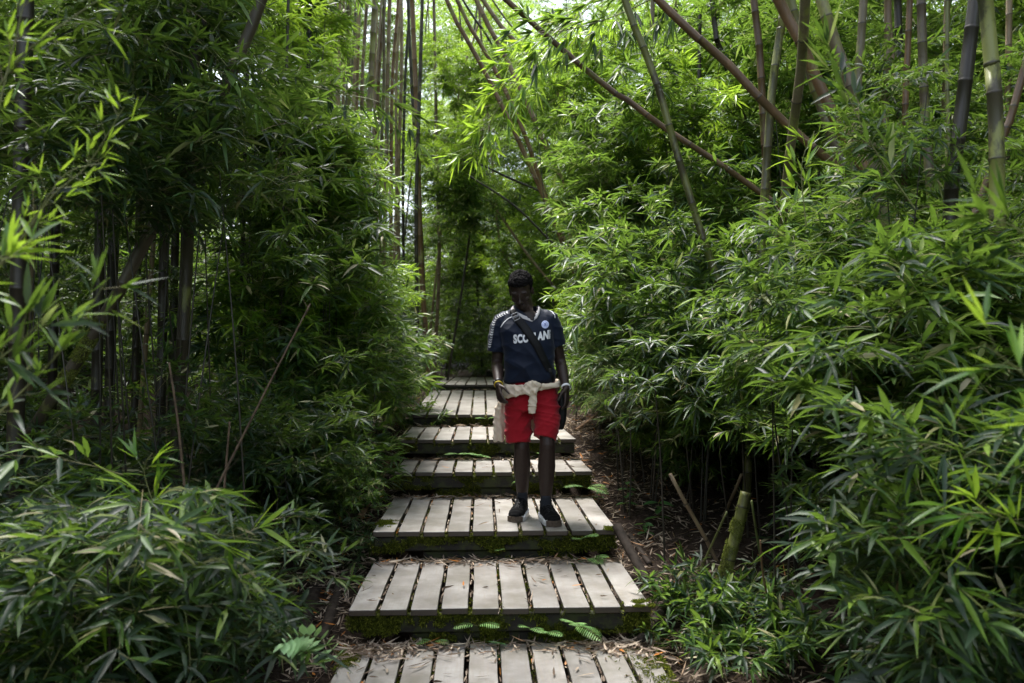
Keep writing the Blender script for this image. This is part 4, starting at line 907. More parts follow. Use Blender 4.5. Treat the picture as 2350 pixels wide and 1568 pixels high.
# ---- shorts
bm = bmesh.new()
loft(bm, zsecs([(1.335, .135, 5.575, .160, .110), (1.27, .138, 5.578, .178, .125), (1.19, .140, 5.578, .188, .132), (1.13, .142, 5.572, .180, .120)]), 30)
limb(bm, [(.052, 5.585, 1.20), (.044, 5.580, 1.10), (.042, 5.572, 1.0), (.043, 5.560, .905)], [.098, .100, .097, .092], k=24, round_ends=False, side=(1, 0, 0))
limb(bm, [(.226, 5.575, 1.20), (.236, 5.545, 1.12), (.240, 5.500, 1.03), (.224, 5.470, .945)], [.098, .100, .092, .078], k=24, round_ends=False, side=(1, 0, 0))
def sh_disp(p, n_): return fold(p, [(.3, 1, 40, .3, 1.6), (-.45, 1, 36, 1.7, 1.6), (.15, 1, 58, 2.7, 1.8), (1, -.8, 30, 3.3, 2)], .0105) + .003*noise.noise(p*12)
shorts = fuse('shorts', bm, .0055, 3, M['red'], man, disp=sh_disp); SH = bvh_of(shorts.data)
homed(shorts)
# ---- sweatshirt tied round the waist
def band():
    bm = bmesh.new(); n = 64; k = 12; rings = []
    for i in range(n):
        a = i/n*2*math.pi; ca, sa = math.cos(a), math.sin(a)       # a=pi left, -pi/2 front
        front = max(0, -sa); left = max(0, -ca); right = max(0, ca)
        zt = 1.338 - .012*left + .004*right - .020*front; zb = 1.262 - .052*left + .030*right - .012*front*left
        if sa > 0: zb -= .10*sa
        zc, hh = (zt+zb)/2, (zt-zb)/2; rx, ry = .196, .142; cx_, cy_ = .134, 5.572
        ring = []
        for j in range(k):
            b = j/k*2*math.pi; r_ = 1 + .08*math.cos(b)
            zz = zc + hh*math.sin(b); w_ = .010*math.sin(zz*160 + a*2.5)*.35
            ring.append(bm.verts.new((cx_ + ca*(rx + .014*math.cos(b) + w_), cy_ + sa*(ry + .016*math.cos(b) + w_), zz)))
        rings.append(ring)
    for i in range(n):
        for j in range(k): bm.faces.new((rings[i][j], rings[(i+1) % n][j], rings[(i+1) % n][(j+1) % k], rings[i][(j+1) % k]))
    return bm
bm = band()
def z2(x, y, d): return sp(1150 + x/3.92, 900 + y/3.92, d)
yf = 5.415
limb(bm, [z2(640, 150, yf+.01), z2(590, 150, yf-.01), z2(545, 175, yf-.02), z2(520, 225, yf-.02)], [.020, .028, .024, .020], flat=.7)     # knot loop
limb(bm, [z2(520, 160, yf), z2(590, 140, yf-.02), z2(650, 160, yf), ], [.014, .022, .020])
limb(bm, [z2(510, 225, yf-.02), z2(548, 238, yf-.025), z2(580, 240, yf-.02)], [.014, .018, .014])
limb(bm, [z2(560, 200, yf-.01), z2(600, 225, yf-.03), z2(620, 200, yf-.01)], [.020, .022, .020])
limb(bm, [z2(598, 225, yf-.01), z2(592, 290, yf-.015), z2(588, 345, yf-.012), z2(584, 400, yf-.01), z2(583, 432, yf-.01)], [.022, .030, .030, .027, .026], flat=.5, side=(1, 0, 0), round_ends=False)   # hanging sleeve
drape = [((300, 300), .030), ((290, 380), .042), ((278, 470), .043), ((270, 560), .045), ((268, 640), .045), ((268, 700), .042)]
limb(bm, [z2(*p, 5.66) for p, _ in drape], [r*1.05 for _, r in drape], flat=.5, side=(1, .35, 0), round_ends=False)      # body of the sweatshirt behind the hip
limb(bm, [(.10, 5.715, 1.27), (.10, 5.735, 1.10), (.09, 5.74, .96)], [.12, .14, .13], flat=.25, side=(1, 0, 0), round_ends=False)
def sw_disp(p, n_): return fold(p, [(1, .15, 60, .3, 1.6), (.2, 1, 55, 1.0, 1.6), (.7, .7, 80, 2.0, 1.5)], .009) + (.004*math.sin(p.x*140 + 3*noise.noise(p*8)) if p.y > 5.62 else 0)
sweater = homed(fuse('sweatshirt', bm, .005, 3, M['cream'], man, disp=sw_disp))
bm = bmesh.new(); limb(bm, [z2(586, 352, yf-.013), z2(585, 362, yf-.013)], [.0315, .0315], flat=.52, side=(1, 0, 0), round_ends=False); homed(bm_obj('cuff_seam', bm, sweater, M['cream'], True))
# ---- socks
for nm, K, A in (('sock', KL, AL), ('sock', KR, AR)):
    bm = bmesh.new(); t = K.lerp(A, .78); limb(bm, [t + Vector((0, 0, 0)), K.lerp(A, .90), A + Vector((0, .006, -.03))], [.0385, .0375, .040], k=40, round_ends=False)
    for v in bm.verts: pass
    o = homed(bm_obj('sock', bm, man, M['sock'], True))
# ---- shoes
def shoe(heel, toe, nm='shoe'):
    heel, toe = Vector(heel), Vector(toe); ax = (toe-heel); L = ax.length; ax.normalize(); side = Vector((-ax.y, ax.x, 0)); z0 = .376
    def P(t, s, z): return heel + ax*(t*L) + side*s + Vector((0, 0, z0 + z - heel.z))
    prof = [(0.0, .024, .060), (.04, .036, .085), (.14, .043, .105), (.28, .045, .108), (.40, .046, .096), (.52, .050, .082), (.66, .054, .068), (.80, .054, .058), (.90, .047, .050), (.97, .032, .042), (1.0, .014, .034)]
    bm = bmesh.new(); secs = []
    for t, hw, h in prof:
        c = P(t, 0, .018 + h/2); secs.append((c, side*hw, Vector((0, 0, h/2))))
    loft(bm, secs, 24, 2.4)
    limb(bm, [P(.20, 0, .08), P(.19, 0, .115), P(.17, 0, .135)], [.043, .042, .044], k=20, round_ends=False)
    limb(bm, [P(.33, 0, .105), P(.30, 0, .135), P(.27, 0, .150)], [.028, .024, .022], flat=.45, side=side)   # tongue
    up = fuse('shoe', bm, .004, 3, M['shoe'], man, disp=lambda p, n_: .0016*math.sin((p-heel).dot(ax)*150)*(n_.z > .2))
    UB = bvh_of(up.data); homed(up)
    # sole with a raised wavy sidewall
    for nm2, t0, t1, mt, top in (('sole', 0, .90, 'sole', .034), ('toe_guard', .885, 1.03, 'mud', .038)):
        bm = bmesh.new(); m = 26; lo = []; hi = []
        for i in range(m+1):
            t = t0 + (t1-t0)*i/m; hw = np.interp(min(t, 1), [p[0] for p in prof], [p[1] for p in prof]) + .0065; 
            if t > 1: hw = .012
            zz = top + .007*math.sin(t*30)*(nm2 == 'sole') + (.010 if t < .12 else 0)
            ring = [P(t, -hw, 0.001), P(t, hw, 0.001), P(t, hw*1.01, zz), P(t, hw*.80, zz+.002), P(t, -hw*.80, zz+.002), P(t, -hw*1.01, zz)]
            lo.append([bm.verts.new(v) for v in ring])
        for a, b in zip(lo, lo[1:]):
            for j in range(6): bm.faces.new((a[j], a[(j+1) % 6], b[(j+1) % 6], b[j]))
        bm.faces.new(lo[0][::-1]); bm.faces.new(lo[-1]); bmesh.ops.recalc_face_normals(bm, faces=bm.faces)
        homed(bm_obj(nm2, bm, up, M[mt], False))
    bm = bmesh.new()
    for i in range(6):
        t = .34 + i*.065; h = np.interp(t, [p[0] for p in prof], [p[2] for p in prof]) + .018
        for s in (-1, 1): limb(bm, [P(t-.02, -s*.022, h-.004), P(t, 0, h+.004), P(t+.02, s*.022, h-.004)], [.0022]*3, k=6)
    for s in (-1, 1): limb(bm, [P(.33, 0, .118), P(.36, s*.030, .122), P(.40, s*.038, .098)], [.002]*3, k=6)
    homed(bm_obj('laces', bm, up, M['black'], True))
    return up
shoe((.083, 5.725, .376), (.014, 5.435, .376)); shoe((.222, 5.575, .376), (.286, 5.295, .376))
# ---- wristbands and watch
def cuff(name, W, E, t, r, wd, mat):
    c = W.lerp(E, t); a = (E-W).normalized(); bm = bmesh.new(); s = a.orthogonal().normalized(); u = a.cross(s)
    loft(bm, [(c - a*wd/2, s*r, u*r), (c - a*wd*.3, s*(r+.003), u*(r+.003)), (c + a*wd*.3, s*(r+.003), u*(r+.003)), (c + a*wd/2, s*r, u*r)], 20); return homed(bm_obj(name, bm, man, mat, True))
cuff('wristband', WR, ER, .06, .0285, .016, M['white']); cuff('wristband', WL, EL, .03, .0285, .008, M['yellow'])
w_ = cuff('watch_strap', WL, EL, .12, .0295, .022, M['black'])
bm = bmesh.new(); ball(bm, WL.lerp(EL, .12) + Vector((-.026, -.012, 0)), (.010, .015, .017)); homed(bm_obj('watch_case', bm, w_, M['black'], True))
bm = bmesh.new(); ball(bm, WR.lerp(ER, .02) + Vector((.027, -.004, 0)), (.005, .005, .005)); homed(bm_obj('bead', bm, man, M['metal'], True))
# ---- shoulder bag worn across the body
bag = empty('shoulder_bag', tuple(ORG)); tag(bag, 'black shoulder bag worn across the chest of the man', 'bag')
ribbon('strap', [z1(*p) for p in ((420, 535), (445, 570), (475, 625), (540, 700), (610, 800), (680, 900), (735, 1010), (775, 1090), (815, 1160))], 18, SB, .007, M['strap'], bag, .004, taper=lambda t: .8 + .35*min(1, t*5) - .55*max(0, t-.55))
ribbon('webbing', [z1(*p) for p in ((812, 1150), (840, 1220), (862, 1290), (885, 1345))], 8, SB, .006, M['strap'], bag, .002)
bm = bmesh.new()
pts = [z1(*p) for p in ((418, 585), (478, 560), (488, 600), (432, 628))]; 
for off in (0, 5):
    P4 = [sp(x+off*.8, y+off*1.2, 5.425) for x, y in pts]
    for a, b in zip(P4, P4[1:]+P4[:1]): limb(bm, [a, a.lerp(b, .5), b], [.0022]*3, k=8)
homed(bm_obj('buckle', bm, bag, M['metal'], True))
bm = bmesh.new(); box(bm, -.012, .012, -.006, .006, -.014, .014, .003); cpt = hit(*z1(818, 1165), SB, .010) or sp(*z1(818, 1165), 5.42)
bmesh.ops.translate(bm, verts=bm.verts, vec=cpt); homed(bm_obj('clip', bm, bag, M['black']))
bm = bmesh.new(); loft(bm, [((.345, 5.62, 1.25), (.015, 0, 0), (0, .05, 0)), ((.350, 5.62, 1.24), (.028, 0, 0), (0, .085, 0)), ((.352, 5.62, 1.15), (.033, 0, 0), (0, .095, 0)), ((.347, 5.62, 1.06), (.033, 0, 0), (0, .095, 0)), ((.335, 5.62, .995), (.025, 0, 0), (0, .075, 0))], 24, 3.5)
pouch = homed(fuse('pouch', bm, .006, 3, M['strap'], bag))
M['deadcane'] = plain('dry brown cane', (.11, .075, .05), .75, .2, .5, 30)
M['moss_bright'] = leaf_mat('yellow-green moss', [(0, (.07, .09, .015)), (.5, (.19, .22, .05)), (1, (.34, .36, .09))], transl=.2, tcol=(.3, .4, .03), rough=.9, spec=.1)
# ------------------------------------------------------------------ small things along the steps
def gp(u, v, dmin=2.5):
    """where the sight line through (u, v) meets the soil or a tread"""
    d = dmin
    while d < 30:
        p = px(u, v, d); h = gz(p.x, p.y); s = on_step(p.x, p.y)
        if s is not None: h = max(h, s)
        if p.z <= h: return Vector((p.x, p.y, h))
        d += .01
    return px(u, v, 8)
def pole(name, a, b, r0, r1, mat, label, cat, group=None, bend=.02, seed=0, nodes=.25, split=False):
    a, b = Vector(a), Vector(b); rg = np.random.default_rng(seed); L = (b-a)
    pts = [np.array(a + L*t) - np.array(a) + (rg.normal(0, bend, 3)*L.length if 0 < t < 1 else 0) for t in (0, .3, .65, 1)]
    me = culm_mesh(name, pts, r0, r1, nodes, 10, rg.random()); o = link(name, me, None, [M[mat]]); o.location = a
    return tag(o, label, cat, group)
# mossy broken culm and sticks on the right
pole('bamboo_stump', gp(1655, 1345) - Vector((0, 0, .05)), px(1712, 1130, 4.75), .036, .032, 'culm_moss', 'short leaning mossy bamboo stump at the lower right of the steps', 'bamboo stump', nodes=.3, bend=.004)
_st = px(1712, 1130, 4.75); _sb = gp(1655, 1345); _g = Geo(); _rg = np.random.default_rng(3); _n = 2600; _t = _rg.random(_n)**.8*.85; _a = _rg.uniform(0, 6.28, _n); _ax = (_st-_sb).normalized(); _u = Vector((_ax.z, 0, -_ax.x)).normalized(); _w = _ax.cross(_u)
_N = np.cos(_a)[:, None]*np.array(_u) + np.sin(_a)[:, None]*np.array(_w); _P = np.array(_st-_sb)*_t[:, None] + _N*.034; _k = np.array([noise.noise(Vector((x*13, y*13, z*13))) for x, y, z in _P]) > -.12
tuft_field(_g, _rg, _P[_k], _N[_k], .010, 4); _o = link('moss', _g.build('moss'), bpy.data.objects['bamboo_stump'], [M['moss_bright']]); _o.location = _sb - (_sb - Vector((0, 0, .05))) - Vector((0, 0, 0))
def moss_on(path, r, n, parent, seed, f=lambda t: True, size=.010, mat='moss_bright', thr=-.1):
    rg = np.random.default_rng(seed); D_ = catmull(path, .03); t = rg.random(n); i = (t*(len(D_)-1)).astype(int); T = nrm(np.gradient(D_, axis=0))[i]; A = nrm(np.cross(T, [0, 1, .01])); B = np.cross(T, A); a = rg.uniform(0, 6.28, n)[:, None]
    Nn = A*np.cos(a) + B*np.sin(a); P = D_[i] + T*rg.uniform(-.015, .015, n)[:, None] + Nn*r; k = np.array([noise.noise(Vector(p*12)) > thr and f(tt) for p, tt in zip(P, t)]); g = Geo(); tuft_field(g, rg, P[k] - np.array(parent.location), Nn[k], size, 4)
    return link('moss', g.build('moss'), parent, [M[mat]])
_root = next(o for o in bpy.data.objects if str(o.get('label', '')).startswith('thick mossy bamboo leaning from lower left'))
moss_on([px(232, 740, 4.6), px(185, 812, 4.6), px(140, 885, 4.6)], .0345, 5000, _root, 41, thr=-.35)
pole('broken_cane', gp(1645, 1290), px(1538, 1088, 5.1), .0135, .0125, 'culm_tan', 'tan cut cane leaning left beside the mossy stump', 'cane', 'canes beside the mossy stump', .004, 3)
pole('broken_cane', gp(1660, 1190), px(1702, 1088, 5.4), .012, .010, 'culm_tan', 'short tan cane leaning right, above the mossy stump', 'cane', 'canes beside the mossy stump', .004, 4)
pole('green_cane', gp(1600, 1325), px(1668, 1175, 4.6), .007, .006, 'culm_green', 'thin dark green cane crossing in front of the mossy stump', 'cane', 'canes beside the mossy stump', .004, 5)
pole('green_cane', gp(1756, 1345), px(1725, 1150, 4.4), .008, .006, 'culm_green', 'green upright cane just right of the mossy stump', 'cane', 'canes beside the mossy stump', .01, 6)
pole('dead_cane', gp(1772, 1440), px(1745, 1240, 4.0), .007, .004, 'deadwood', 'dry bent brown cane right of the mossy stump', 'cane', 'canes beside the mossy stump', .02, 7)
pole('yellow_cane', gp(2060, 1500), px(2058, 1240, 3.4), .010, .008, 'culm_tan', 'yellowish upright cane behind the lower right leaves', 'cane', None, .006, 8)
# dead stems, left
pole('dead_cane', px(465, 1185, 3.7), px(712, 697, 3.9), .0065, .0035, 'deadcane', 'long thin dead brown stem leaning right over the left shrubs', 'dead stem', 'dead stems in the left shrubs', .006, 11, .22)
pole('dead_cane', px(433, 1210, 3.6), px(388, 832, 3.6), .0065, .0045, 'deadcane', 'dead brown stem with a broken top, left of the long leaning one', 'dead stem', 'dead stems in the left shrubs', .008, 12, .22)
pole('dead_cane', px(507, 1190, 3.9), px(527, 968, 3.9), .006, .0045, 'deadcane', 'short straight dead stem crossing behind the long leaning one', 'dead stem', 'dead stems in the left shrubs', .006, 13, .22)
# logs and split bamboo on the soil
def log(u0, v0, u1, v1, r, mat, label, seed, name='fallen_log', cat='log', z=.03):
    a, b = gp(u0, v0) + Vector((0, 0, r*.7)), gp(u1, v1) + Vector((0, 0, r*.7)); return pole(name, a, b, r, r*.85, mat, label, cat, None, .008, seed, .45)
log(822, 1200, 892, 1062, .026, 'deadwood', 'brown pole lying along the left side of the step the man stands on', 21, 'fallen_pole', 'pole')
log(690, 1500, 752, 1270, .042, 'log', 'dark rotting bamboo log lying left of the second step, nearer the shrubs', 22)
log(735, 1490, 792, 1330, .036, 'log', 'dark rotting bamboo log lying closest to the left side of the second step', 23)
log(1415, 1225, 1500, 1370, .034, 'log', 'blackish split log lying along the right side of the second step', 24)
log(1447, 1235, 1492, 1300, .020, 'log', 'thin blackish log beside the larger split one right of the steps', 25)
log(1548, 1370, 1470, 1480, .030, 'log', 'dark log pointing at the mossy corner of the second step', 26)
log(1322, 992, 1380, 950, .022, 'deadwood', 'flat brown bamboo strip on the soil right of the red shorts', 27, 'bamboo_strip', 'strip')
# ferns
def fern(P, name, fronds, label, mat='fern', group='small ferns growing on the mossy risers', seed=0, wide=1.0):
    rg = np.random.default_rng(seed); root = empty(name, tuple(P)); tag(root, label, 'fern', group)
    for (dx, dy, dz, L) in fronds:
        L *= 1.35; dz += .15
        g = Geo(); d = np.array([dx, dy, dz], float); d /= np.linalg.norm(d); n = max(7, int(L/.012)); t = np.linspace(0, 1, n); pts = d*L*t[:, None] - UP*.45*L*(t**2)[:, None]
        twig(g, pts, .0014, .0005); T = nrm(np.gradient(pts, axis=0)); S = nrm(np.cross(T, UP)); prof = np.sin(np.clip(t*.92+.12, 0, 1)*math.pi)**.7*L*.36*wide
        for s in (-1, 1):
            m = t > .12; leaves(g, pts[m], S[m]*s + T[m]*.55, prof[m], L/n*.62, droop=.15, rng=rg, twist=rg.normal(0, .12, m.sum()), fold=.1, mat=0)
        link('frond', g.build('frond'), root, [M[mat], M['twig']])
    return root
def riser(u, v, step):   # point on the front of a step
    tg, yf, yb, z, cx, sl = STEPS[step]; p = px(u, v, yf - .0); return Vector((p.x, yf + (p.x-cx)*.0395 - .0 , p.z))
fd = lambda *a: a
FE = [(1095, 1432, 1, [(-.9, -.35, .35, .11), (.8, -.4, .4, .12)], 'light fern tuft left of centre on the riser of the second step', 'fern'),
      (1215, 1440, 1, [(-.6, -.5, .6, .08), (.5, -.6, .3, .09)], 'fern tuft near the middle of the riser of the second step', 'fern'),
      (1250, 1450, 1, [(.6, -.5, .3, .10), (-.2, -.7, .5, .08)], 'small pale fern right of the middle on the second step riser', 'fern'),
      (1318, 1435, 1, [(-.5, -.5, .7, .11), (.5, -.6, .1, .15), (.1, -.7, .5, .12)], 'large bright fern right of centre on the riser of the second step', 'fern'),
      (1000, 1465, 1, [(-.8, -.4, .3, .09), (.7, -.5, .3, .08)], 'small broad fern low on the left of the second step riser', 'fern'),
      (1150, 1490, 1, [(.7, -.5, -.1, .17), (-.2, -.5, .8, .13), (.2, -.8, .2, .15)], 'dark green fern drooping onto the nearest step', 'broad'),
      (1350, 1285, 2, [(.7, -.4, .5, .14), (-.7, -.4, .2, .13), (.3, -.7, .3, .15)], 'fern at the right end below the step the man stands on', 'fern'),
      (1330, 1240, 2, [(.7, -.4, .6, .14), (-.3, -.6, .4, .09)], 'fern on the right part of the front of the step the man stands on', 'fern'),
      (1150, 1262, 2, [(.2, -.7, .6, .05), (-.6, -.6, .4, .05)], 'tiny pale sprout on the riser below the man', 'fern'),
      (1345, 1120, 3, [(-.9, -.3, .4, .17), (.5, -.5, .1, .18), (.8, -.3, .4, .15)], 'fern spreading from the riser just right of the man\'s socks', 'fern'),
      (1172, 1115, 3, [(.6, -.4, .8, .11)], 'single fern frond left of the man\'s left sock', 'fern'),
      (1060, 1045, 4, [(-.8, -.4, .4, .15), (.8, -.4, .4, .14), (.2, -.7, .4, .12)], 'fern clump below the step behind the red shorts', 'fern'),
      (1090, 1048, 4, [(.9, -.3, .3, .13), (.4, -.7, .5, .10)], 'smaller fern right of the clump behind the red shorts', 'fern'),
      (1245, 1045, 4, [(.8, -.4, .4, .09), (-.5, -.5, .5, .08)], 'small fern seen between the legs of the man', 'fern'),
      (1120, 965, 5, [(-.8, -.4, .5, .14), (.5, -.5, .5, .12)], 'fern left of the hanging beige sweater', 'fern')]
for k, (u, v, st, fr, lab, mt) in enumerate(FE): fern(riser(u, v, st), 'fern', fr, lab, mt, seed=500+k)
fern(gp(902, 1060), 'fern', [(-.7, -.5, .8, .24), (.6, -.4, .9, .22), (-.2, -.8, .6, .2)], 'yellow-green fern at the left end of the fourth step by the brown pole', 'fern', None, 520)
fern(gp(820, 1290) + Vector((0, 0, .05)), 'fern', [(-.9, -.3, .5, .28), (.6, -.4, .9, .26), (.1, -.8, .7, .22)], 'shaded fern between the dark logs and the step the man stands on', 'broad', None, 521)
# pale lobed leaf (lower left of the steps)
# broad leaved seedlings on the right slope
def seedling(P, h, n, label, seed, sz=.07, mat='broad', name='broadleaf_seedling', group='broad leaved seedlings on the soil right of the steps'):
    rg = np.random.default_rng(seed); root = empty(name, tuple(P)); tag(root, label, 'seedling', group)
    pts = np.array([[0, 0, 0], [rg.normal(0, .02), -.02, h*.5], [rg.normal(0, .03), -.05, h]]); g = Geo(); twig(g, pts, .003, .0015, 0); link('stem', g.build('stem'), root, [M['twig']])
    g = Geo(); t = np.repeat(np.linspace(.3, 1, n), 2); P_ = np.stack([np.interp(t, [0, .5, 1], pts[:, c]) for c in range(3)], 1); a = np.arange(len(t))*math.pi + np.repeat(np.arange(n)*1.4, 2) + rg.normal(0, .2, len(t))
    D_ = np.stack([np.cos(a), np.sin(a)-.4, np.full(len(t), .25)], 1); leaves(g, P_, D_, sz*rg.uniform(.7, 1.3, len(t)), sz*.5, droop=.35, rng=rg, twist=rg.normal(0, .2, len(t)), fold=.25); link('leaf', g.build('leaf'), root, [M[mat]])
for k, (u, v, h, n, lab, sz) in enumerate([(1440, 1175, .24, 4, 'leafy seedling right of the step edge level with the socks of the man', .09), (1508, 1200, .16, 3, 'broad leaved seedling on bare soil left of the cut cane', .11), (1478, 1230, .10, 3, 'low seedling on bare soil below the broad leaved one', .08), (1375, 1150, .12, 3, 'small seedling beside the right end of the fourth step', .07), (1490, 1035, .18, 3, 'seedling under the overhanging bamboo of the right bank', .10),
        (925, 1420, .03, 2, 'small seedling at the left end of the second step', .05), (850, 1500, .09, 2, 'seedling in the dark left of the lower beam, second step', .09), (835, 1100, .14, 3, 'pale seedling left of the brown pole', .08), (845, 1170, .10, 3, 'bright seedling between the brown pole and the third step', .09)]):
    q = gp(u, v); q.z = gz(q.x, q.y); seedling(q, h, n, lab, 600+k, sz)
# bamboo tufts low on the right of the steps and at the far left
def tuft(u, v, d, n, kind, label, h=.3, leafL=.13, W=.018, seed=0, name='bamboo_sprout', cat='bamboo sprout', group=None, spread=.22):
    P = gp(u, v) if d is None else px(u, v, d); P.z = gz(P.x, P.y); rg = np.random.default_rng(seed); root = empty(name, tuple(P)); tag(root, label, cat, group); g = Geo()
    for k in range(n):
        a = rg.uniform(0, 6.283); b = np.array([math.cos(a), math.sin(a), 0])*rg.uniform(0, spread*.6)
        spray(g, rg, b, [math.cos(a)*.6, math.sin(a)*.6-.15, 1.0], h*rg.uniform(.7, 1.3), 7, leafL, W, droop=.35)
    link('foliage', g.build('foliage'), root, [M[kind], M['twig']]); return root
tuft(1600, 1430, None, 20, 'leaf', 'green bamboo sprouts at the foot of the mossy stump', .34, .13, .02, 700)
tuft(1560, 1500, None, 7, 'leaf', 'low bamboo sprout left of the sprouts at the mossy stump', .22, .12, .018, 701)
tuft(1690, 1420, None, 12, 'leaf_dark', 'dark bamboo sprouts right of the mossy stump base', .36, .14, .02, 702)
tuft(930, 985, None, 16, 'leaf_fresh', 'bright bamboo tuft leaning over the left side of the long landing', .42, .14, .018, 703)
tuft(965, 960, None, 10, 'leaf', 'bamboo tuft touching the left edge of the long landing', .34, .13, .018, 704)
tuft(1180, 1122, None, 2, 'leaf', 'small grass tuft behind the man\'s left shoe', .06, .05, .008, 705, 'grass_tuft', 'grass')
tuft(1152, 1300, None, 3, 'leaf', 'small grass tuft below the step the man stands on', .08, .06, .006, 706, 'grass_tuft', 'grass')
# arching shoots near the camera
def shoot(name, pts, d, mat, label, nh=14, leafL=.10, W=.012, seed=0, r=.0035, up=.25, group='leafy shoots reaching in close to the viewer', hand=4, sprawl=.07, d2=None):
    P = [np.array(px(u, v, d + ((d2 or d)-d)*i/(len(pts)-1))) for i, (u, v) in enumerate(pts)]; base = P[0]; rg = np.random.default_rng(seed)
    root = empty(name, tuple(base)); tag(root, label, 'bamboo shoot', group); path = catmull([p-base for p in P], .03); g = Geo(); twig(g, path, r, r*.35, 0, 5); link('stem', g.build('stem'), root, [M['twig']])
    g = Geo(); n = len(path)
    for k in range(nh):
        i = int(n*(.12 + .87*(k+.5*rg.random())/nh)); i = min(i, n-2); p = path[i]; T = path[i+1]-path[i]; T /= np.linalg.norm(T); sd = np.cross(T, [0, -1, .2]); s = 1 if k % 2 else -1
        td = T*rg.uniform(.4, 1) + sd*s*rg.uniform(.3, .9) + rg.normal(0, .2, 3); td /= np.linalg.norm(td); e = p + td*sprawl*rg.uniform(.4, 1.4); twig(g, [p, (p+e)/2, e], .0013, .0008)
        m = rg.integers(max(2, hand-1), hand+2); fan = np.linspace(-1, 1, m)*rg.uniform(.4, .9); s2 = np.cross(td, [0, 1, 0]); D_ = td*np.cos(fan)[:, None] + s2*np.sin(fan)[:, None] + rg.normal(0, .2, (m, 3)) + UP*up*.5
        leaves(g, np.repeat(e[None], m, 0) - td*rg.uniform(0, .03, m)[:, None], D_, leafL*rg.uniform(.5, 1.2, m), W*rg.uniform(.8, 1.2, m), droop=rg.uniform(.0, .3, m), rng=rg)
    link('foliage', g.build('foliage'), root, [M[mat], M['twig']]); return root
shoot('leafy_shoot', [(-60, 680), (40, 560), (120, 450), (200, 380), (285, 245)], 2.3, 'leaf_fresh', 'bright yellow-green shoot arching up at the left edge', 22, .075, .0095, 1, hand=3)
shoot('leafy_shoot', [(-80, 640), (60, 520), (150, 400), (235, 375)], 2.35, 'leaf_fresh', 'yellow-green shoot just below the topmost bright one at the left edge', 14, .07, .0095, 2, hand=3)
shoot('leafy_shoot', [(-60, 300), (30, 150), (110, 80), (240, -10)], 2.2, 'leaf_fresh', 'blurred bright shoot in the top left corner', 12, .08, .010, 3, hand=3)
shoot('leafy_shoot', [(-20, 330), (20, 150), (60, -10)], 2.2, 'leaf_fresh', 'blurred pale stem crossing the top left corner', 8, .08, .010, 4, hand=3)
shoot('leafy_shoot', [(-60, 1000), (60, 890), (160, 780), (246, 640)], 2.1, 'leaf', 'blue-green leaved shoot in front of the mossy leaning bamboo, left edge', 13, .11, .014, 5, hand=4)
shoot('leafy_shoot', [(-100, 720), (-40, 620), (60, 580)], 1.9, 'leaf_fresh', 'fan of long bright leaves entering at the left edge', 5, .15, .013, 6, hand=5)
shoot('leafy_shoot', [(-60, 860), (30, 800), (110, 720)], 2.0, 'leaf', 'long narrow blue-green leaves low at the left edge', 8, .13, .016, 7, hand=5)
shoot('leafy_shoot', [(400, 1300), (360, 1180), (330, 1080), (350, 1040)], 3.0, 'leaf_fresh', 'bright young top of the lower left bamboo shrub', 12, .13, .016, 8, hand=4)
shoot('leafy_shoot', [(330, 1450), (300, 1330), (430, 1230), (600, 1240)], 2.9, 'leaf_fresh', 'bright leaved branch reaching right in the lower left shrub', 7, .16, .018, 9, hand=4, r=.003)
shoot('leafy_shoot', [(100, 1560), (180, 1420), (250, 1380)], 2.8, 'leaf_fresh', 'bright drooping leaves at the bottom left', 4, .15, .02, 10, hand=3, up=-1)
shoot('leafy_shoot', [(2450, 1000), (2370, 880), (2260, 790)], 1.7, 'leaf_fresh', 'large blurred bright leaves entering at the right edge', 6, .14, .016, 11, hand=4)
shoot('leafy_shoot', [(2450, 700), (2380, 560), (2250, 480)], 2.0, 'leaf', 'blurred dark green leaves high at the right edge', 8, .14, .018, 12, hand=4)
shoot('leafy_shoot', [(1850, 520), (1840, 380), (1870, 300)], 4.0, 'leaf_fresh', 'fresh shoot crossing in front of the thick grey-tan bamboo', 10, .15, .018, 13, hand=4)
shoot('leafy_shoot', [(2100, 480), (2000, 330), (1900, 120)], 3.4, 'leaf', 'long leafy shoot in front of the leaning grey bamboos', 14, .17, .022, 14, hand=4)
shoot('leafy_shoot', [(2420, 1250), (2280, 1180), (2150, 1190)], 2.5, 'leaf_fresh', 'bright leafy branch pointing left in the lower right', 6, .18, .021, 15, hand=4)
shoot('leafy_shoot', [(2350, 1080), (2180, 1020), (2080, 1050)], 2.7, 'leaf', 'green leafy branch pointing left at the right, middle height', 8, .18, .020, 16, hand=4)
shoot('leafy_shoot', [(2200, 1560), (2100, 1450), (1960, 1420)], 2.8, 'leaf', 'leafy branch pointing left at the lower right', 7, .17, .020, 17, hand=4)

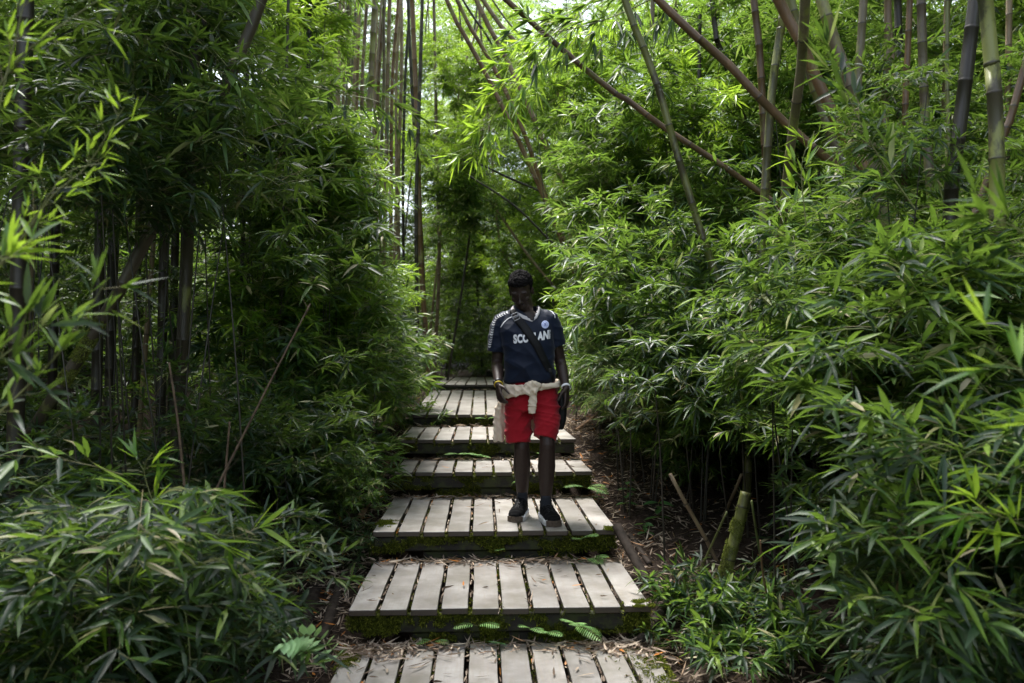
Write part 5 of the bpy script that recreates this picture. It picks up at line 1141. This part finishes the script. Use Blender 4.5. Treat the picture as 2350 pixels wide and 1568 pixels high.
shoot('bamboo_bough', [(1560, -120), (1400, -20), (1270, 90), (1160, 220), (1090, 350)], 7.4, 'leaf_fresh', 'large leafy bough arching down to the left beside the sky patch', 90, .17, .024, 31, hand=6, sprawl=.26, r=.008, up=-.5, group=None)
shoot('bamboo_bough', [(1600, -60), (1450, 20), (1340, 60), (1240, 80)], 6.4, 'leaf', 'dark leafy bough in front of the lichen covered bamboo, top centre', 50, .19, .027, 32, hand=6, sprawl=.24, r=.007, up=-.6, group=None)
shoot('bamboo_bough', [(640, 170), (760, 210), (870, 235), (950, 290)], 6.6, 'leaf_dark', 'dark drooping bough reaching right toward the upright row', 26, .20, .026, 33, hand=5, sprawl=.14, r=.006, up=-.8, group=None)
shoot('bamboo_bough', [(250, -20), (330, 80), (450, 140), (560, 190)], 4.3, 'leaf', 'grey-green drooping bough at the upper left before the thick bamboos', 26, .21, .027, 34, hand=5, sprawl=.14, r=.006, up=-.9, group=None)
# twigs on the long dead cane
_r = next(o for o in bpy.data.objects if str(o.get('label', '')).startswith('long thin dead brown stem'))
g = Geo(); _a = np.array(px(465, 1185, 3.7)); _b = np.array(px(712, 697, 3.9)); _rg = np.random.default_rng(8)
for _t in (.2, .33, .47, .58, .70, .82, .93, .98):
    _p = _a + (_b-_a)*_t; _d = np.array([_rg.choice([-1, 1])*_rg.uniform(.3, 1), _rg.uniform(-.3, .3), _rg.uniform(.5, 1)]); _d /= np.linalg.norm(_d); _l = _rg.uniform(.03, .10); twig(g, [_p - _a, _p + _d*_l*.5 - _a, _p + _d*_l + [0, 0, .01] - _a], .002, .001, 0)
link('side_twigs', g.build('side_twigs'), _r, [M['deadcane']])
_b = np.array(px(782, 1512, 3.15)); _e = np.array(px(645, 1462, 2.95)); _root = empty('lobed_fern', tuple(_b)); tag(_root, 'pale green lobed fern frond arching left of the nearest step', 'fern')
_t = np.linspace(0, 1, 12)[:, None]; _p = (_e-_b)*_t + UP*(.055*np.sin(_t*math.pi) - .03*_t**2); g = Geo(); twig(g, _p, .0022, .001, 0); _gp = np.array(gp(772, 1545)) - _b; twig(g, [(0, 0, 0), _gp*.5 + [.01, 0, .02], _gp], .0025, .0025, 0); link('stalk', g.build('stalk'), _root, [M['twig']])
g = Geo(); _n = 10; _tt = np.linspace(.06, .95, _n); _q = np.stack([np.interp(_tt, _t[:, 0], _p[:, c]) for c in range(3)], 1); _T = nrm(np.gradient(_q, axis=0)); _S = nrm(np.cross(_T, [0, 1, 0])); _len = .10*np.sin(_tt*2.6+.45)**.6
for _s in (-1, 1): leaves(g, _q - _T*.006, _S*_s + _T*.45 + np.array([0, -.35 if _s*_S[0][2] < 0 else .1, 0]), _len*(1 if _s*_S[0][2] < 0 else .6), .042, droop=.12, rng=np.random.default_rng(5), twist=np.full(_n, .0 if _s > 0 else 3.14), fold=.08)
leaves(g, _q[-1:], _T[-1:], .05, .028, rng=np.random.default_rng(1), twist=np.zeros(1)); link('frond', g.build('frond'), _root, [M['fern_pale']])
for _k, (_u, _v, _nn, _l) in enumerate([(1790, 1500, 12, 'bamboo sprout in the lower right corner of the bare soil'), (1700, 1545, 9, 'bamboo sprout at the bottom edge right of the nearest step'), (1870, 1470, 12, 'bamboo sprout under the lower right foreground shrubs'), (1630, 1510, 6, 'small bamboo sprout on the litter right of the nearest step')]): tuft(_u, _v, None, _nn, 'leaf', _l, .26, .14, .02, 720+_k)
